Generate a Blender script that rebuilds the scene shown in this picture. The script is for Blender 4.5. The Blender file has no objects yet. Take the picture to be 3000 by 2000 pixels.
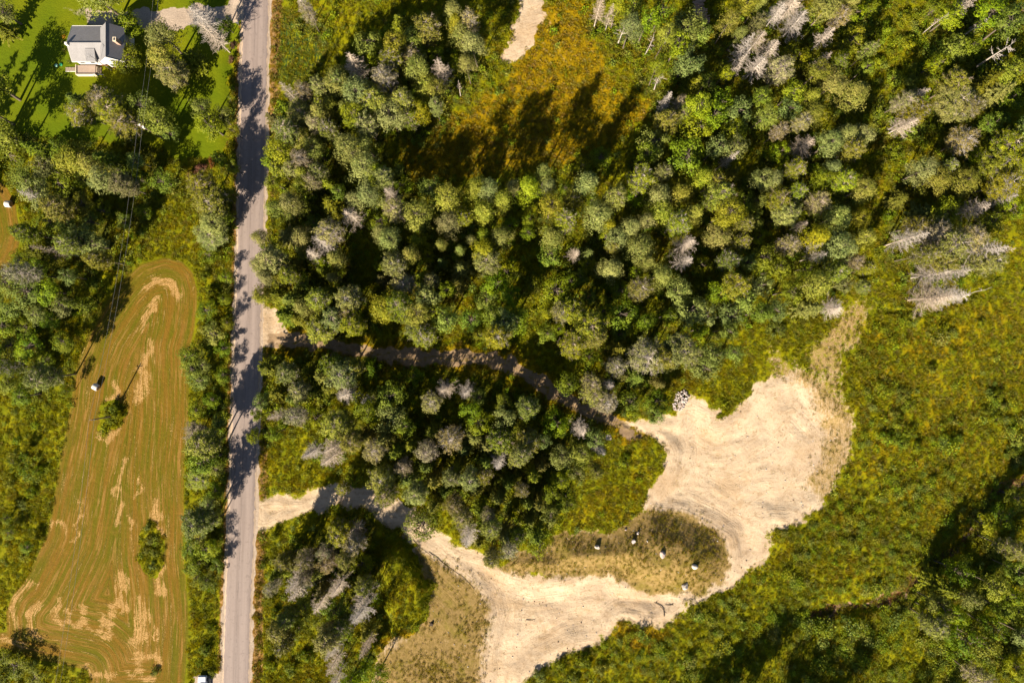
import bpy, math, random
import numpy as np
from mathutils import Vector, Matrix

random.seed(7)
rng = np.random.default_rng(11)
C = bpy.context.scene
COL = C.collection

# ------------------------------------------------------------------ camera, sky, sun, exposure
CAM_H = 156.8                      # camera height over the ground, looking straight down
S = 0.0784                         # metres on the ground per pixel of the 3000 px wide photograph
cam_data = bpy.data.cameras.new('camera')
cam = bpy.data.objects.new('camera', cam_data)
COL.objects.link(cam)
cam.location = (0, 0, CAM_H)
cam.rotation_euler = (0, 0, 0)
cam_data.sensor_width = 36
cam_data.lens = 24
cam_data.clip_start = 1
cam_data.clip_end = 6000
C.camera = cam

SUN_EL = math.radians(31)
SHX, SHY = 0.465, 0.885            # the way the shadows fall on the ground (photo: up and to the right)
world = bpy.data.worlds.new('World')
C.world = world
world.use_nodes = True
wn = world.node_tree
wn.nodes.clear()
sky = wn.nodes.new('ShaderNodeTexSky')
sky.sky_type = 'NISHITA'
sky.sun_disc = False
sky.sun_elevation = SUN_EL
sky.sun_rotation = math.atan2(-SHX, -SHY)
sky.air_density = 0.7
sky.dust_density = 0.3
bg = wn.nodes.new('ShaderNodeBackground')
bg.inputs['Strength'].default_value = 0.05
wo = wn.nodes.new('ShaderNodeOutputWorld')
wn.links.new(sky.outputs[0], bg.inputs['Color'])
wn.links.new(bg.outputs[0], wo.inputs['Surface'])

sl = bpy.data.lights.new('sun', 'SUN')
sl.energy = 5.0
sl.angle = math.radians(0.5)
sl.color = (1.0, 0.90, 0.74)
so = bpy.data.objects.new('sun', sl)
COL.objects.link(so)
d = Vector((SHX * math.cos(SUN_EL), SHY * math.cos(SUN_EL), -math.sin(SUN_EL)))
so.rotation_euler = d.to_track_quat('-Z', 'Y').to_euler()
so.location = (-60, -110, 90)

C.view_settings.view_transform = 'Standard'
C.view_settings.look = 'None'
C.view_settings.exposure = 1.82
C.view_settings.gamma = 1
C.view_settings.use_curve_mapping = False

# ------------------------------------------------------------------ coordinates
def P(ox, oy, z=0.0):
    """pixel of the 3000x2000 photograph -> world point at height z"""
    k = S * (CAM_H - z) / CAM_H
    return ((ox - 1500) * k, (1000 - oy) * k, z)

OX = {1: 0, 2: 700, 3: 1400, 4: 2200}
OY = {1: 0, 2: 670, 3: 1330}
ZK = 800 / 1872.0
def crop(r, c, pts):
    return [(OX[c] + x * ZK, OY[r] + y * ZK) for x, y in pts]

def W2(pts):
    return np.array([P(x, y)[:2] for x, y in pts])

def sdist(poly, X, Y):
    """signed distance in metres to a polygon, positive inside"""
    n = len(poly)
    dmin = np.full(X.shape, 1e9)
    inside = np.zeros(X.shape, bool)
    for i in range(n):
        ax, ay = poly[i]; bx, by = poly[(i + 1) % n]
        ex, ey = bx - ax, by - ay
        L = ex * ex + ey * ey + 1e-12
        t = np.clip(((X - ax) * ex + (Y - ay) * ey) / L, 0, 1)
        dmin = np.minimum(dmin, (X - ax - t * ex) ** 2 + (Y - ay - t * ey) ** 2)
        c = ((ay > Y) != (by > Y)) & (X < (bx - ax) * (Y - ay) / (by - ay + 1e-12) + ax)
        inside ^= c
    dd = np.sqrt(dmin)
    return np.where(inside, dd, -dd)

def ldist(line, X, Y):
    dmin = np.full(X.shape, 1e9)
    for i in range(len(line) - 1):
        ax, ay = line[i]; bx, by = line[i + 1]
        ex, ey = bx - ax, by - ay
        L = ex * ex + ey * ey + 1e-12
        t = np.clip(((X - ax) * ex + (Y - ay) * ey) / L, 0, 1)
        dmin = np.minimum(dmin, (X - ax - t * ex) ** 2 + (Y - ay - t * ey) ** 2)
    return np.sqrt(dmin)

def sstep(a, b, x):
    t = np.clip((x - a) / (b - a), 0, 1)
    return t * t * (3 - 2 * t)

# ------------------------------------------------------------------ outlines read from the photograph
ROAD_C = [(748, -500), (750, -60), (750, 0), (744, 260), (738, 520), (734, 700), (727, 930), (722, 1100), (714, 1340), (707, 1560), (698, 1760), (691, 2000), (676, 2500)]
ROAD_HW = 3.05
F_MAIN = crop(2, 1, [(1130, 195), (1250, 225), (1320, 300), (1352, 420), (1350, 560), (1330, 720), (1300, 830), (1300, 1100), (1295, 1300), (1270, 1568)]) + \
    crop(3, 1, [(1262, 200), (1262, 480), (1255, 700), (1285, 950), (1295, 1200), (1280, 1400), (1262, 1700), (560, 1700), (610, 1540), (600, 1480), (420, 1440), (300, 1420), (130, 1370), (0, 1340), (-120, 1300), (-120, 1225), (45, 1220), (38, 1080), (80, 970), (160, 880), (250, 700), (320, 550), (360, 350), (410, 50)]) + \
    crop(2, 1, [(440, 1450), (490, 1200), (510, 1000), (550, 850), (610, 700), (720, 520), (800, 400), (880, 310), (960, 240)])
F_LEFT = crop(1, 1, [(-400, 1240), (0, 1240), (60, 1300), (110, 1400), (135, 1568)]) + crop(2, 1, [(150, 30), (120, 150), (60, 250), (0, 290), (-400, 400)])
ISLE1 = crop(2, 1, [(705, 1210), (760, 1180), (850, 1200), (862, 1280), (820, 1350), (740, 1400), (680, 1400), (668, 1300)])
ISLE2 = crop(3, 1, [(1040, 430), (1080, 520), (1115, 640), (1100, 760), (1065, 890), (1010, 840), (960, 740), (945, 620), (980, 520)])
LAWN = crop(1, 1, [(-400, -300), (1650, -300), (1650, 0), (1640, 250), (1560, 500), (1550, 1070), (1240, 1090), (1000, 1000), (700, 960), (300, 950), (0, 900), (-400, 900)])
DRIVE = crop(1, 1, [(595, 70), (900, 75), (1250, 65), (1450, 40), (1660, -15), (1700, 150), (1440, 152), (1230, 200), (1040, 205), (700, 190), (600, 150)])
WORN = crop(1, 1, [(385, 20), (600, 50), (620, 140), (480, 110), (400, 70)])
SAND_UP = crop(1, 3, [(330, -120), (440, -120), (455, 120), (400, 250), (330, 360), (240, 450), (200, 420), (150, 400), (210, 320), (250, 200), (290, 80)])
SAND = [(1827, 1238), (1853, 1230), (1973, 1221), (1985, 1190), (2020, 1161), (2060, 1180), (2101, 1204), (2103, 1230), (2135, 1213), (2169, 1191), (2209, 1144), (2230, 1119), (2285, 1097), (2350, 1080), (2400, 1120), (2439, 1161), (2499, 1225), (2499, 1290), (2482, 1340), (2456, 1394), (2414, 1480), (2384, 1492), (2328, 1544), (2307, 1548), (2264, 1544), (2251, 1603), (2251, 1629), (2200, 1672), (2169, 1697), (2126, 1732), (2020, 1774), (1968, 1813), (1926, 1838), (1827, 1821), (1797, 1843), (1742, 1898), (1678, 1907), (1592, 1950), (1541, 2000), (1520, 2100), (1370, 2100), (1379, 2000), (1392, 1885), (1414, 1800), (1401, 1749), (1367, 1706), (1268, 1621), (1213, 1586), (1170, 1561), (1119, 1535), (1106, 1501), (1076, 1488), (1016, 1480), (939, 1497), (841, 1527), (785, 1552), (741, 1561), (738, 1458), (811, 1454), (880, 1458), (939, 1433), (974, 1424), (1085, 1428), (1153, 1454), (1191, 1492), (1290, 1561), (1350, 1608), (1426, 1629), (1485, 1663), (1562, 1689), (1665, 1676), (1740, 1655), (1810, 1645), (1836, 1697), (1913, 1693), (1977, 1723), (2041, 1723), (2101, 1697), (2126, 1629), (2118, 1591), (2075, 1561), (1998, 1522), (1904, 1514), (1883, 1471), (1943, 1373), (1951, 1330), (1930, 1294), (1870, 1268)]
APRON = crop(2, 2, [(120, 520), (240, 530), (320, 700), (320, 800), (120, 815)])
SP_LEFT = crop(3, 2, [(1250, 690), (1400, 800), (1560, 900), (1670, 1050), (1650, 1250), (1590, 1700), (950, 1700), (1000, 1400), (1180, 1250), (1280, 1150), (1330, 900)])
SP_MID = crop(3, 3, [(200, 780), (620, 820), (960, 800), (1100, 900), (1350, 930), (1520, 920), (1650, 850), (1710, 700), (1600, 540), (1400, 440), (1180, 410), (900, 560), (560, 560), (500, 690), (250, 700)])
SP_RIGHT = crop(2, 4, [(100, 760), (350, 950), (400, 800), (560, 640), (720, 480), (850, 540), (770, 730), (650, 880), (640, 1100), (740, 1350), (690, 1600), (500, 1900), (380, 1800), (520, 1400), (380, 1100), (150, 1010)])
SP_TRAIL = crop(2, 4, [(350, 950), (430, 780), (620, 610), (760, 480), (840, 520), (740, 720), (640, 860), (560, 1000)])
MOUND = crop(3, 2, [(960, 640), (1100, 580), (1250, 750), (1330, 900), (1300, 1080), (1200, 1230), (1060, 1240), (985, 1000)])
GOLD1 = [(1570, 0), (1740, 0), (1735, 110), (1785, 190), (1830, 265), (1925, 335), (1860, 370), (1750, 470), (1550, 505), (1400, 530), (1180, 545), (1175, 430), (1300, 360), (1470, 260), (1500, 190), (1560, 110)]
GOLD2 = [(2480, 880), (2620, 940), (3100, 820), (3100, 1500), (2800, 1640), (2560, 1500), (2500, 1360), (2540, 1200)]
GOLD3 = crop(3, 3, [(900, 1250), (1000, 1150), (1250, 1200), (1380, 1120), (1250, 1350), (950, 1350)])
GOLD4 = crop(3, 2, [(960, 1240), (1280, 1180), (1500, 1568), (1560, 1700), (1000, 1700)])
GOLD5 = crop(3, 3, [(560, 560), (620, 400), (820, 200), (1000, 120), (1240, 60), (1150, 300), (1200, 420), (900, 560)])
REED = crop(1, 2, [(235, 60), (420, 110), (560, 160), (620, 380), (520, 560), (330, 620), (250, 500)])
TRACK = crop(2, 2, [(250, 755), (520, 775), (750, 830), (1000, 870), (1300, 885), (1600, 890), (1870, 930)]) + crop(2, 3, [(240, 950), (300, 975), (450, 1080), (600, 1170), (750, 1250), (950, 1330), (1100, 1400)])
TRAIL1 = crop(1, 3, [(430, -100), (470, 60), (560, 250), (640, 440)])
LIP = crop(2, 4, [(900, 545), (1000, 575), (1200, 578), (1400, 510), (1560, 440)])
LIP2 = crop(2, 4, [(310, 620), (400, 600), (500, 580)])
BENCH = crop(1, 2, [(705, -60), (730, 80), (750, 190), (790, 270)])
CREEK = crop(3, 4, [(420, 1100), (740, 1040), (930, 1010), (1060, 950), (1110, 880), (1270, 740), (1400, 650), (1560, 500), (1640, 380), (1750, 250), (1900, 200)])
THICK = [(2250, 1570), (2420, 1510), (2560, 1360), (2700, 1300), (3150, 1250), (3150, 2120), (1540, 2120), (1700, 1930), (1830, 1840), (1940, 1855), (2050, 1785), (2200, 1700)]
WILD_L = [(-150, 960), (60, 1000), (200, 1000), (190, 1200), (150, 1400), (60, 1600), (-150, 1650)]
STRAW = []   # (polyline, half width m)
def st(r, c, pts, w): STRAW.append((W2(crop(r, c, pts)), w))
st(2, 1, [(990, 410), (1050, 370), (1130, 360), (1190, 400), (1195, 480)], 1.0)
st(2, 1, [(960, 690), (1010, 610), (1060, 560)], .8)
st(2, 1, [(1040, 520), (1100, 480)], .6)
st(2, 1, [(1035, 770), (1010, 860), (980, 960), (985, 1060), (960, 1180)], .95)
st(2, 1, [(760, 1190), (800, 1100), (790, 1060)], .7)
st(2, 1, [(690, 1420), (760, 1440), (800, 1380)], .8)
st(2, 1, [(1340, 340), (1345, 500)], .25)
st(3, 1, [(840, 40), (815, 200), (785, 290)], .6)
st(3, 1, [(960, 170), (940, 300)], .4)
st(3, 1, [(1080, 340), (1075, 450), (1100, 530)], .85)
st(3, 1, [(1100, 780), (1085, 880), (1110, 930)], .8)
st(3, 1, [(830, 830), (800, 930), (850, 1050)], .9)
st(3, 1, [(850, 830), (860, 920)], .6)
st(3, 1, [(950, 1010), (970, 1120), (960, 1240), (920, 1300)], 1.2)
st(3, 1, [(770, 1040), (760, 1150), (730, 1250)], 1.0)
st(3, 1, [(700, 1120), (670, 1220)], .9)
st(3, 1, [(590, 1060), (550, 1120), (555, 1180)], .8)
st(3, 1, [(410, 1010), (390, 1120), (420, 1180)], .8)
st(3, 1, [(270, 1020), (210, 1090), (210, 1180), (250, 1240)], .8)
st(3, 1, [(220, 880), (130, 960), (90, 1040), (100, 1150)], .9)
st(3, 1, [(450, 1060), (480, 1160), (560, 1190), (620, 1200)], .5)
st(3, 1, [(930, 1400), (1040, 1370), (1090, 1420), (1100, 1450)], .9)
st(3, 1, [(930, 1460), (970, 1470)], .9)
st(3, 1, [(850, 1480), (950, 1520), (1040, 1520)], .5)
st(3, 1, [(1070, 1180), (1070, 1250)], .5)
st(3, 1, [(560, 300), (540, 450), (510, 600)], .3)
st(3, 1, [(790, 500), (830, 380), (850, 320)], .35)
st(3, 1, [(905, 440), (880, 520)], .3)
st(3, 1, [(350, 470), (440, 500)], .7)
st(3, 1, [(0, 1260), (60, 1260), (160, 1330)], .8)
st(3, 1, [(600, 1480), (760, 1540)], .7)

WP = {k: W2(v) for k, v in dict(F_MAIN=F_MAIN, F_LEFT=F_LEFT, ISLE1=ISLE1, ISLE2=ISLE2, LAWN=LAWN, DRIVE=DRIVE, WORN=WORN, SAND_UP=SAND_UP, SAND=SAND, APRON=APRON,
      SP_LEFT=SP_LEFT, SP_MID=SP_MID, SP_RIGHT=SP_RIGHT, SP_TRAIL=SP_TRAIL, MOUND=MOUND, GOLD1=GOLD1, GOLD2=GOLD2, GOLD3=GOLD3, GOLD4=GOLD4, GOLD5=GOLD5, REED=REED, TRACK=TRACK,
      TRAIL1=TRAIL1, LIP=LIP, LIP2=LIP2, BENCH=BENCH, CREEK=CREEK, THICK=THICK, WILD_L=WILD_L, ROAD_C=ROAD_C).items()}

def vnoise(X, Y, sc, seed):
    """smooth value noise in -1..1"""
    r = np.random.default_rng(seed)
    T = r.uniform(-1, 1, (256, 256))
    x = X * sc + 1000; y = Y * sc + 1000
    xi = np.floor(x).astype(int); yi = np.floor(y).astype(int)
    fx = x - xi; fy = y - yi
    fx = fx * fx * (3 - 2 * fx); fy = fy * fy * (3 - 2 * fy)
    g = lambda a, b: T[a % 256, b % 256]
    return (g(xi, yi) * (1 - fx) + g(xi + 1, yi) * fx) * (1 - fy) + (g(xi, yi + 1) * (1 - fx) + g(xi + 1, yi + 1) * fx) * fy

def height(X, Y):
    X = np.asarray(X, float); Y = np.asarray(Y, float)
    h = .28 * vnoise(X, Y, .06, 1) + .12 * vnoise(X, Y, .25, 2) + .05 * vnoise(X, Y, .8, 3)
    s_in = sdist(WP['SAND'], X, Y)
    h += -.9 * sstep(0, 7, s_in)
    h += 2.1 * sstep(-1.0, 7, sdist(WP['SP_MID'], X, Y))
    h += 2.6 * sstep(-.6, 3.2, sdist(WP['MOUND'], X, Y))
    h += -.55 * sstep(1.1, .1, ldist(WP['LIP'], X, Y)) - .4 * sstep(.9, .1, ldist(WP['LIP2'], X, Y)) - .3 * sstep(.7, .1, ldist(WP['BENCH'], X, Y))
    h += -1.0 * sstep(3.2, .4, ldist(WP['CREEK'], X, Y))
    h += .10 * vnoise(s_in * 1.0, X * .3, 1.2, 9) * sstep(0, 3, s_in) - .35 * sstep(1.6, .2, np.abs(s_in - .4)) * (.5 + .5 * vnoise(X, Y, .15, 8))
    trk = ldist(WP['TRACK'], X, Y)
    h += -.14 * sstep(.45, .1, np.abs(trk - .8))
    fd = np.maximum(sdist(WP['F_MAIN'], X, Y), sdist(WP['F_LEFT'], X, Y))
    fl = np.maximum(sstep(-1, 1, fd), sstep(-1, 1, sdist(WP['LAWN'], X, Y)))
    h *= (1 - .75 * fl)
    rd = ldist(WP['ROAD_C'], X, Y)
    flat = sstep(3.6, 7.5, rd)
    ditch = -.35 * np.exp(-((rd - 5.6) / 1.1) ** 2) * (1 - sstep(-2, 1, s_in))
    h = h * flat + ditch * sstep(3.4, 4.2, rd)
    # house plot stays level
    hx = np.hypot(X + 93, Y - 66)
    return h * sstep(8, 13, hx)

# ------------------------------------------------------------------ small mesh helpers
def link(o):
    COL.objects.link(o); return o

def mesh_np(name, V, F, mats, mat_idx=None, smooth=False, attrs=None):
    me = bpy.data.meshes.new(name)
    V = np.asarray(V, np.float32)
    if isinstance(F, np.ndarray):
        n = len(F); k = F.shape[1]
        me.vertices.add(len(V)); me.vertices.foreach_set('co', V.ravel())
        me.loops.add(n * k); me.loops.foreach_set('vertex_index', F.ravel().astype(np.int32))
        me.polygons.add(n)
        me.polygons.foreach_set('loop_start', np.arange(0, n * k, k, dtype=np.int32))
        me.polygons.foreach_set('loop_total', np.full(n, k, np.int32))
    else:
        me.from_pydata([tuple(v) for v in V], [], F)
    for m in (mats if isinstance(mats, (list, tuple)) else [mats]):
        me.materials.append(m)
    if mat_idx is not None:
        me.polygons.foreach_set('material_index', np.asarray(mat_idx, np.int32))
    if attrs:
        for k_, v in attrs.items():
            a = me.attributes.new(k_, 'FLOAT', 'POINT')
            a.data.foreach_set('value', np.asarray(v, np.float32))
    me.update(calc_edges=True)
    if smooth:
        me.polygons.foreach_set('use_smooth', np.ones(len(me.polygons), bool))
    return me

class MB:
    """collects simple solids for one mesh object"""
    def __init__(s): s.v = []; s.f = []
    def add(s, vs, fs):
        b = len(s.v); s.v += [tuple(v) for v in vs]; s.f += [tuple(i + b for i in f) for f in fs]
    def box(s, c, size, rz=0, M=None):
        x, y, z = size[0] / 2, size[1] / 2, size[2] / 2
        vs = [Vector((a * x, b * y, e * z)) for e in (-1, 1) for b in (-1, 1) for a in (-1, 1)]
        R = M if M is not None else Matrix.Rotation(rz, 3, 'Z')
        vs = [R @ v + Vector(c) for v in vs]
        s.add(vs, [(0, 2, 3, 1), (4, 5, 7, 6), (0, 1, 5, 4), (2, 6, 7, 3), (0, 4, 6, 2), (1, 3, 7, 5)])
    def tube(s, pts, rad, n=6, cap=True):
        pts = [Vector(p) for p in pts]
        rad = rad if isinstance(rad, (list, tuple)) else [rad] * len(pts)
        b = len(s.v)
        for i, p in enumerate(pts):
            t = (pts[min(i + 1, len(pts) - 1)] - pts[max(i - 1, 0)]).normalized()
            a = t.orthogonal().normalized() if abs(t.z) > .99 else t.cross(Vector((0, 0, 1))).normalized()
            c = t.cross(a)
            for k in range(n):
                w = 2 * math.pi * k / n
                s.v.append(tuple(p + (a * math.cos(w) + c * math.sin(w)) * rad[i]))
        for i in range(len(pts) - 1):
            for k in range(n):
                s.f.append((b + i * n + k, b + i * n + (k + 1) % n, b + (i + 1) * n + (k + 1) % n, b + (i + 1) * n + k))
        if cap:
            s.f.append(tuple(b + k for k in range(n))[::-1]); s.f.append(tuple(b + (len(pts) - 1) * n + k for k in range(n)))
    def mesh(s, name, mat, smooth=False):
        return mesh_np(name, s.v, s.f, mat, smooth=smooth)
    def build(s, name, mat, parent=None, smooth=False):
        o = bpy.data.objects.new(name, s.mesh(name, mat, smooth)); link(o)
        if parent: o.parent = parent
        return o

def tag(o, label, cat, group=None, kind=None):
    o['label'] = label; o['category'] = cat
    if group: o['group'] = group
    if kind: o['kind'] = kind
    return o
def empty(name, loc, label=None, cat=None, group=None, rz=0):
    o = bpy.data.objects.new(name, None); link(o)
    o.location = loc; o.rotation_euler = (0, 0, rz); o.empty_display_size = .3
    if label: tag(o, label, cat, group)
    return o

# ------------------------------------------------------------------ material helpers
class NT:
    def __init__(s, name):
        s.m = bpy.data.materials.new(name); s.m.use_nodes = True
        s.t = s.m.node_tree; s.t.nodes.clear()
        s.out = s.n('ShaderNodeOutputMaterial')
    def n(s, t, **k):
        o = s.t.nodes.new(t)
        for a, b in k.items(): setattr(o, a, b)
        return o
    def put(s, sock, v):
        if isinstance(v, bpy.types.NodeSocket): s.t.links.new(v, sock)
        elif isinstance(v, (tuple, list)) and sock.type == 'RGBA': sock.default_value = (*v[:3], 1)
        else: sock.default_value = v
    def pos(s):
        if not hasattr(s, '_p'): s._p = s.n('ShaderNodeNewGeometry').outputs['Position']
        return s._p
    def math(s, op, a, b=0.0, c=0.0, clamp=False):
        o = s.n('ShaderNodeMath', operation=op, use_clamp=clamp)
        s.put(o.inputs[0], a); s.put(o.inputs[1], b); s.put(o.inputs[2], c)
        return o.outputs[0]
    def noise(s, scale, detail=2, vec=None, rough=.5, dist=0.0):
        o = s.n('ShaderNodeTexNoise')
        s.put(o.inputs['Vector'], vec if vec is not None else s.pos())
        s.put(o.inputs['Scale'], scale); s.put(o.inputs['Detail'], detail); s.put(o.inputs['Roughness'], rough); s.put(o.inputs['Distortion'], dist)
        return o.outputs['Fac']
    def ss(s, v, a, b):
        o = s.n('ShaderNodeMapRange', interpolation_type='SMOOTHSTEP')
        s.put(o.inputs['Value'], v); s.put(o.inputs['From Min'], a); s.put(o.inputs['From Max'], b)
        return o.outputs['Result']
    def mix(s, f, a, b):
        o = s.n('ShaderNodeMix', data_type='RGBA')
        s.put(o.inputs[0], f); s.put(o.inputs[6], a); s.put(o.inputs[7], b)
        return o.outputs[2]
    def attr(s, name, inst=False):
        o = s.n('ShaderNodeAttribute', attribute_name=name)
        if inst: o.attribute_type = 'INSTANCER'
        return o.outputs['Fac']
    def scalevec(s, v):
        o = s.n('ShaderNodeVectorMath', operation='MULTIPLY'); s.put(o.inputs[0], s.pos()); o.inputs[1].default_value = v
        return o.outputs[0]
    def hsv(s, col, h, sa, v):
        o = s.n('ShaderNodeHueSaturation'); s.put(o.inputs['Color'], col); s.put(o.inputs['Hue'], h); s.put(o.inputs['Saturation'], sa); s.put(o.inputs['Value'], v)
        return o.outputs[0]
    def bsdf(s, col, rough=.9, spec=.15, bump=None, bstr=.5, bdist=.1, metal=0.0):
        o = s.n('ShaderNodeBsdfPrincipled')
        s.put(o.inputs['Base Color'], s.hsv(col, .5, 1.06, .74)); s.put(o.inputs['Roughness'], rough); s.put(o.inputs['Metallic'], metal)
        o.inputs['Specular IOR Level'].default_value = spec
        if bump is not None:
            b = s.n('ShaderNodeBump'); b.inputs['Strength'].default_value = bstr; b.inputs['Distance'].default_value = bdist
            s.put(b.inputs['Height'], bump); s.put(o.inputs['Normal'], b.outputs[0])
        s.t.links.new(o.outputs[0], s.out.inputs['Surface'])
        return o

def simple(name, col, rough=.8, var=.15, scale=3.0, spec=.2, bump=.3, metal=0.0, bdist=.02):
    t = NT(name)
    n = t.noise(scale, 5)
    c = t.hsv(col, .5, 1.0, t.math('MULTIPLY_ADD', n, var * 2, 1 - var))
    t.bsdf(c, rough, spec, t.noise(scale * 6, 3), bump, bdist, metal)
    return t.m

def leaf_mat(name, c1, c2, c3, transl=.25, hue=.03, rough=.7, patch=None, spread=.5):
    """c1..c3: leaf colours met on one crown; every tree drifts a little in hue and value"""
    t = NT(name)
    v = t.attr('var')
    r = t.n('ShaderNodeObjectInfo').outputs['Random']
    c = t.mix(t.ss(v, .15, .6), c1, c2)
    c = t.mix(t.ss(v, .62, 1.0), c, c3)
    nz = t.noise(.6, 3)
    if patch:
        c = t.mix(t.math('MULTIPLY', t.ss(t.noise(.07, 4, rough=.65), .42, .62), .8), c, patch)
    c = t.hsv(c, t.math('MULTIPLY_ADD', r, hue, .5 - hue / 2), t.math('MULTIPLY_ADD', t.math('FRACT', t.math('MULTIPLY', r, 7.3)), .35, .8),
              t.math('MULTIPLY', t.math('MULTIPLY_ADD', t.math('FRACT', t.math('MULTIPLY', r, 13.7)), spread, 1 - spread / 2), t.math('MULTIPLY_ADD', nz, .6, .7)))
    c = t.hsv(c, .5, 1.08, .76)
    p = t.n('ShaderNodeBsdfPrincipled'); t.put(p.inputs['Base Color'], c); p.inputs['Roughness'].default_value = rough; p.inputs['Specular IOR Level'].default_value = .2
    tr = t.n('ShaderNodeBsdfTranslucent'); t.put(tr.inputs['Color'], t.hsv(c, .49, 1.1, 1.3))
    mx = t.n('ShaderNodeMixShader'); mx.inputs[0].default_value = transl
    t.t.links.new(p.outputs[0], mx.inputs[1]); t.t.links.new(tr.outputs[0], mx.inputs[2]); t.t.links.new(mx.outputs[0], t.out.inputs['Surface'])
    return t.m

# ------------------------------------------------------------------ ground material (colour, grain, fine relief)
def ground_material():
    t = NT('ground_cover')
    A = {k: t.attr(k) for k in ('sand', 'sparse', 'field', 'fdist', 'straw', 'lawn', 'gold', 'litter', 'track', 'gravel', 'creek', 'verge', 'reed', 'rim', 'sdst', 'olive')}
    n05 = t.noise(.05, 3); n2 = t.noise(.22, 4, rough=.6); n3 = t.noise(1.1, 4, rough=.65); n4 = t.noise(5.0, 3, rough=.7)
    # streak noise: grass shadows painted dark, also breaks up reed and sparse cover
    sv = t.n('ShaderNodeMapping'); sv.inputs['Rotation'].default_value = (0, 0, math.radians(-28)); sv.inputs['Scale'].default_value = (2.6, .7, 1)
    t.put(sv.inputs['Vector'], t.pos())
    streak = t.noise(1.2, 4, vec=sv.outputs[0], rough=.65)
    mea = t.mix(t.ss(n2, .35, .65), (.125, .135, .003), (.215, .195, .006))
    mea = t.mix(t.math('MULTIPLY', t.ss(n3, .5, .72), .75), mea, (.24, .20, .010))
    mea = t.mix(t.math('MULTIPLY', t.ss(streak, .52, .7), .55), mea, (.055, .08, .006))
    goldc = t.mix(t.ss(n3, .35, .65), (.19, .125, .007), (.29, .185, .016))
    goldc = t.mix(t.math('MULTIPLY', t.ss(streak, .5, .68), .6), goldc, (.11, .10, .008))
    gm = t.ss(t.math('ADD', A['gold'], t.math('MULTIPLY_ADD', n2, 1.5, -.75)), .35, .8)
    c = t.mix(gm, mea, goldc)
    c = t.mix(t.math('MULTIPLY', A['reed'], t.ss(streak, .38, .55)), c, (.035, .062, .014))
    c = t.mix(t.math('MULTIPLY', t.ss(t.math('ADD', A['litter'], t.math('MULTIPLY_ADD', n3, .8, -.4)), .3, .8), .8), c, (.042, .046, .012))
    vg = t.ss(t.math('ADD', A['verge'], t.math('MULTIPLY_ADD', n3, 1.2, -.6)), .3, .75)
    c = t.mix(vg, c, t.mix(t.ss(n3, .4, .62), (.16, .085, .018), (.33, .20, .085)))
    # lawn
    lawn = t.mix(t.ss(n05, .35, .65), (.085, .120, .003), (.145, .150, .004))
    lawn = t.mix(t.math('MULTIPLY', t.ss(n2, .62, .85), .5), lawn, (.16, .11, .02))
    lawn = t.hsv(lawn, .5, 1.0, t.math('MULTIPLY_ADD', n4, .4, .8))
    c = t.mix(t.ss(t.math('ADD', A['lawn'], t.math('MULTIPLY_ADD', n3, .5, -.25)), .3, .7), c, lawn)
    # hay field: swath lines run round the field at a constant distance from its edge
    def fv(kx, ky):
        cb = t.n('ShaderNodeCombineXYZ')
        px = t.n('ShaderNodeSeparateXYZ'); t.put(px.inputs[0], t.pos())
        t.put(cb.inputs[0], t.math('MULTIPLY', A['fdist'], kx)); t.put(cb.inputs[1], t.math('MULTIPLY', px.outputs[0], ky)); t.put(cb.inputs[2], t.math('MULTIPLY', px.outputs[1], ky))
        return cb.outputs[0]
    s1 = t.noise(1.0, 5, vec=fv(.9, .05), rough=.7)
    s2 = t.noise(1.0, 4, vec=fv(2.6, .12), rough=.7)
    s3 = t.noise(1.0, 3, vec=fv(1.6, .09), rough=.75)
    fld = t.mix(t.ss(s1, .38, .62), (.118, .104, .004), (.195, .106, .012))
    fld = t.mix(t.math('MULTIPLY', t.ss(s2, .5, .62), .55), fld, (.078, .072, .003))
    fld = t.mix(t.math('MULTIPLY', t.ss(s3, .54, .64), .7), fld, (.30, .170, .042))
    fld = t.mix(t.math('MULTIPLY', t.ss(n2, .58, .75), .35), fld, (.25, .135, .025))
    fld = t.mix(t.math('MULTIPLY', t.ss(t.noise(1.0, 5, vec=fv(.35, .10), rough=.7), .52, .7), .6), fld, (.235, .125, .025))
    fld = t.hsv(fld, .498, .96, t.math('MULTIPLY_ADD', n4, 1.0, .36))
    stm = t.ss(t.math('ADD', A['straw'], t.math('ADD', t.math('MULTIPLY_ADD', s2, 4.0, -2.0), t.math('MULTIPLY_ADD', n4, 2.4, -1.2))), .5, .95)
    strawc = t.mix(t.ss(n4, .35, .65), (.22, .120, .036), (.48, .305, .13))
    fld = t.mix(stm, fld, strawc)
    c = t.mix(t.ss(t.math('ADD', A['field'], t.math('MULTIPLY_ADD', n3, .3, -.15)), .4, .6), c, fld)
    rimc = t.mix(n3, (.09, .11, .006), (.19, .17, .012))
    c = t.mix(t.math('MULTIPLY', A['rim'], .8), c, rimc)
    # bare sand
    wv = t.n('ShaderNodeMapping'); wv.inputs['Rotation'].default_value = (0, 0, math.radians(20)); wv.inputs['Scale'].default_value = (.35, 2.4, 1)
    t.put(wv.inputs['Vector'], t.pos())
    tr = t.noise(.9, 5, vec=wv.outputs[0], rough=.6, dist=1.2)
    sand = t.mix(t.ss(n2, .3, .7), (.45, .335, .225), (.57, .445, .31))
    sand = t.mix(t.math('MULTIPLY', t.ss(n3, .5, .75), .5), sand, (.30, .20, .11))
    sand = t.mix(t.math('MULTIPLY', t.ss(tr, .52, .68), .35), sand, (.24, .155, .08))
    sand = t.mix(t.math('MULTIPLY', t.ss(n05, .55, .75), .6), sand, (.52, .415, .29))
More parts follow.
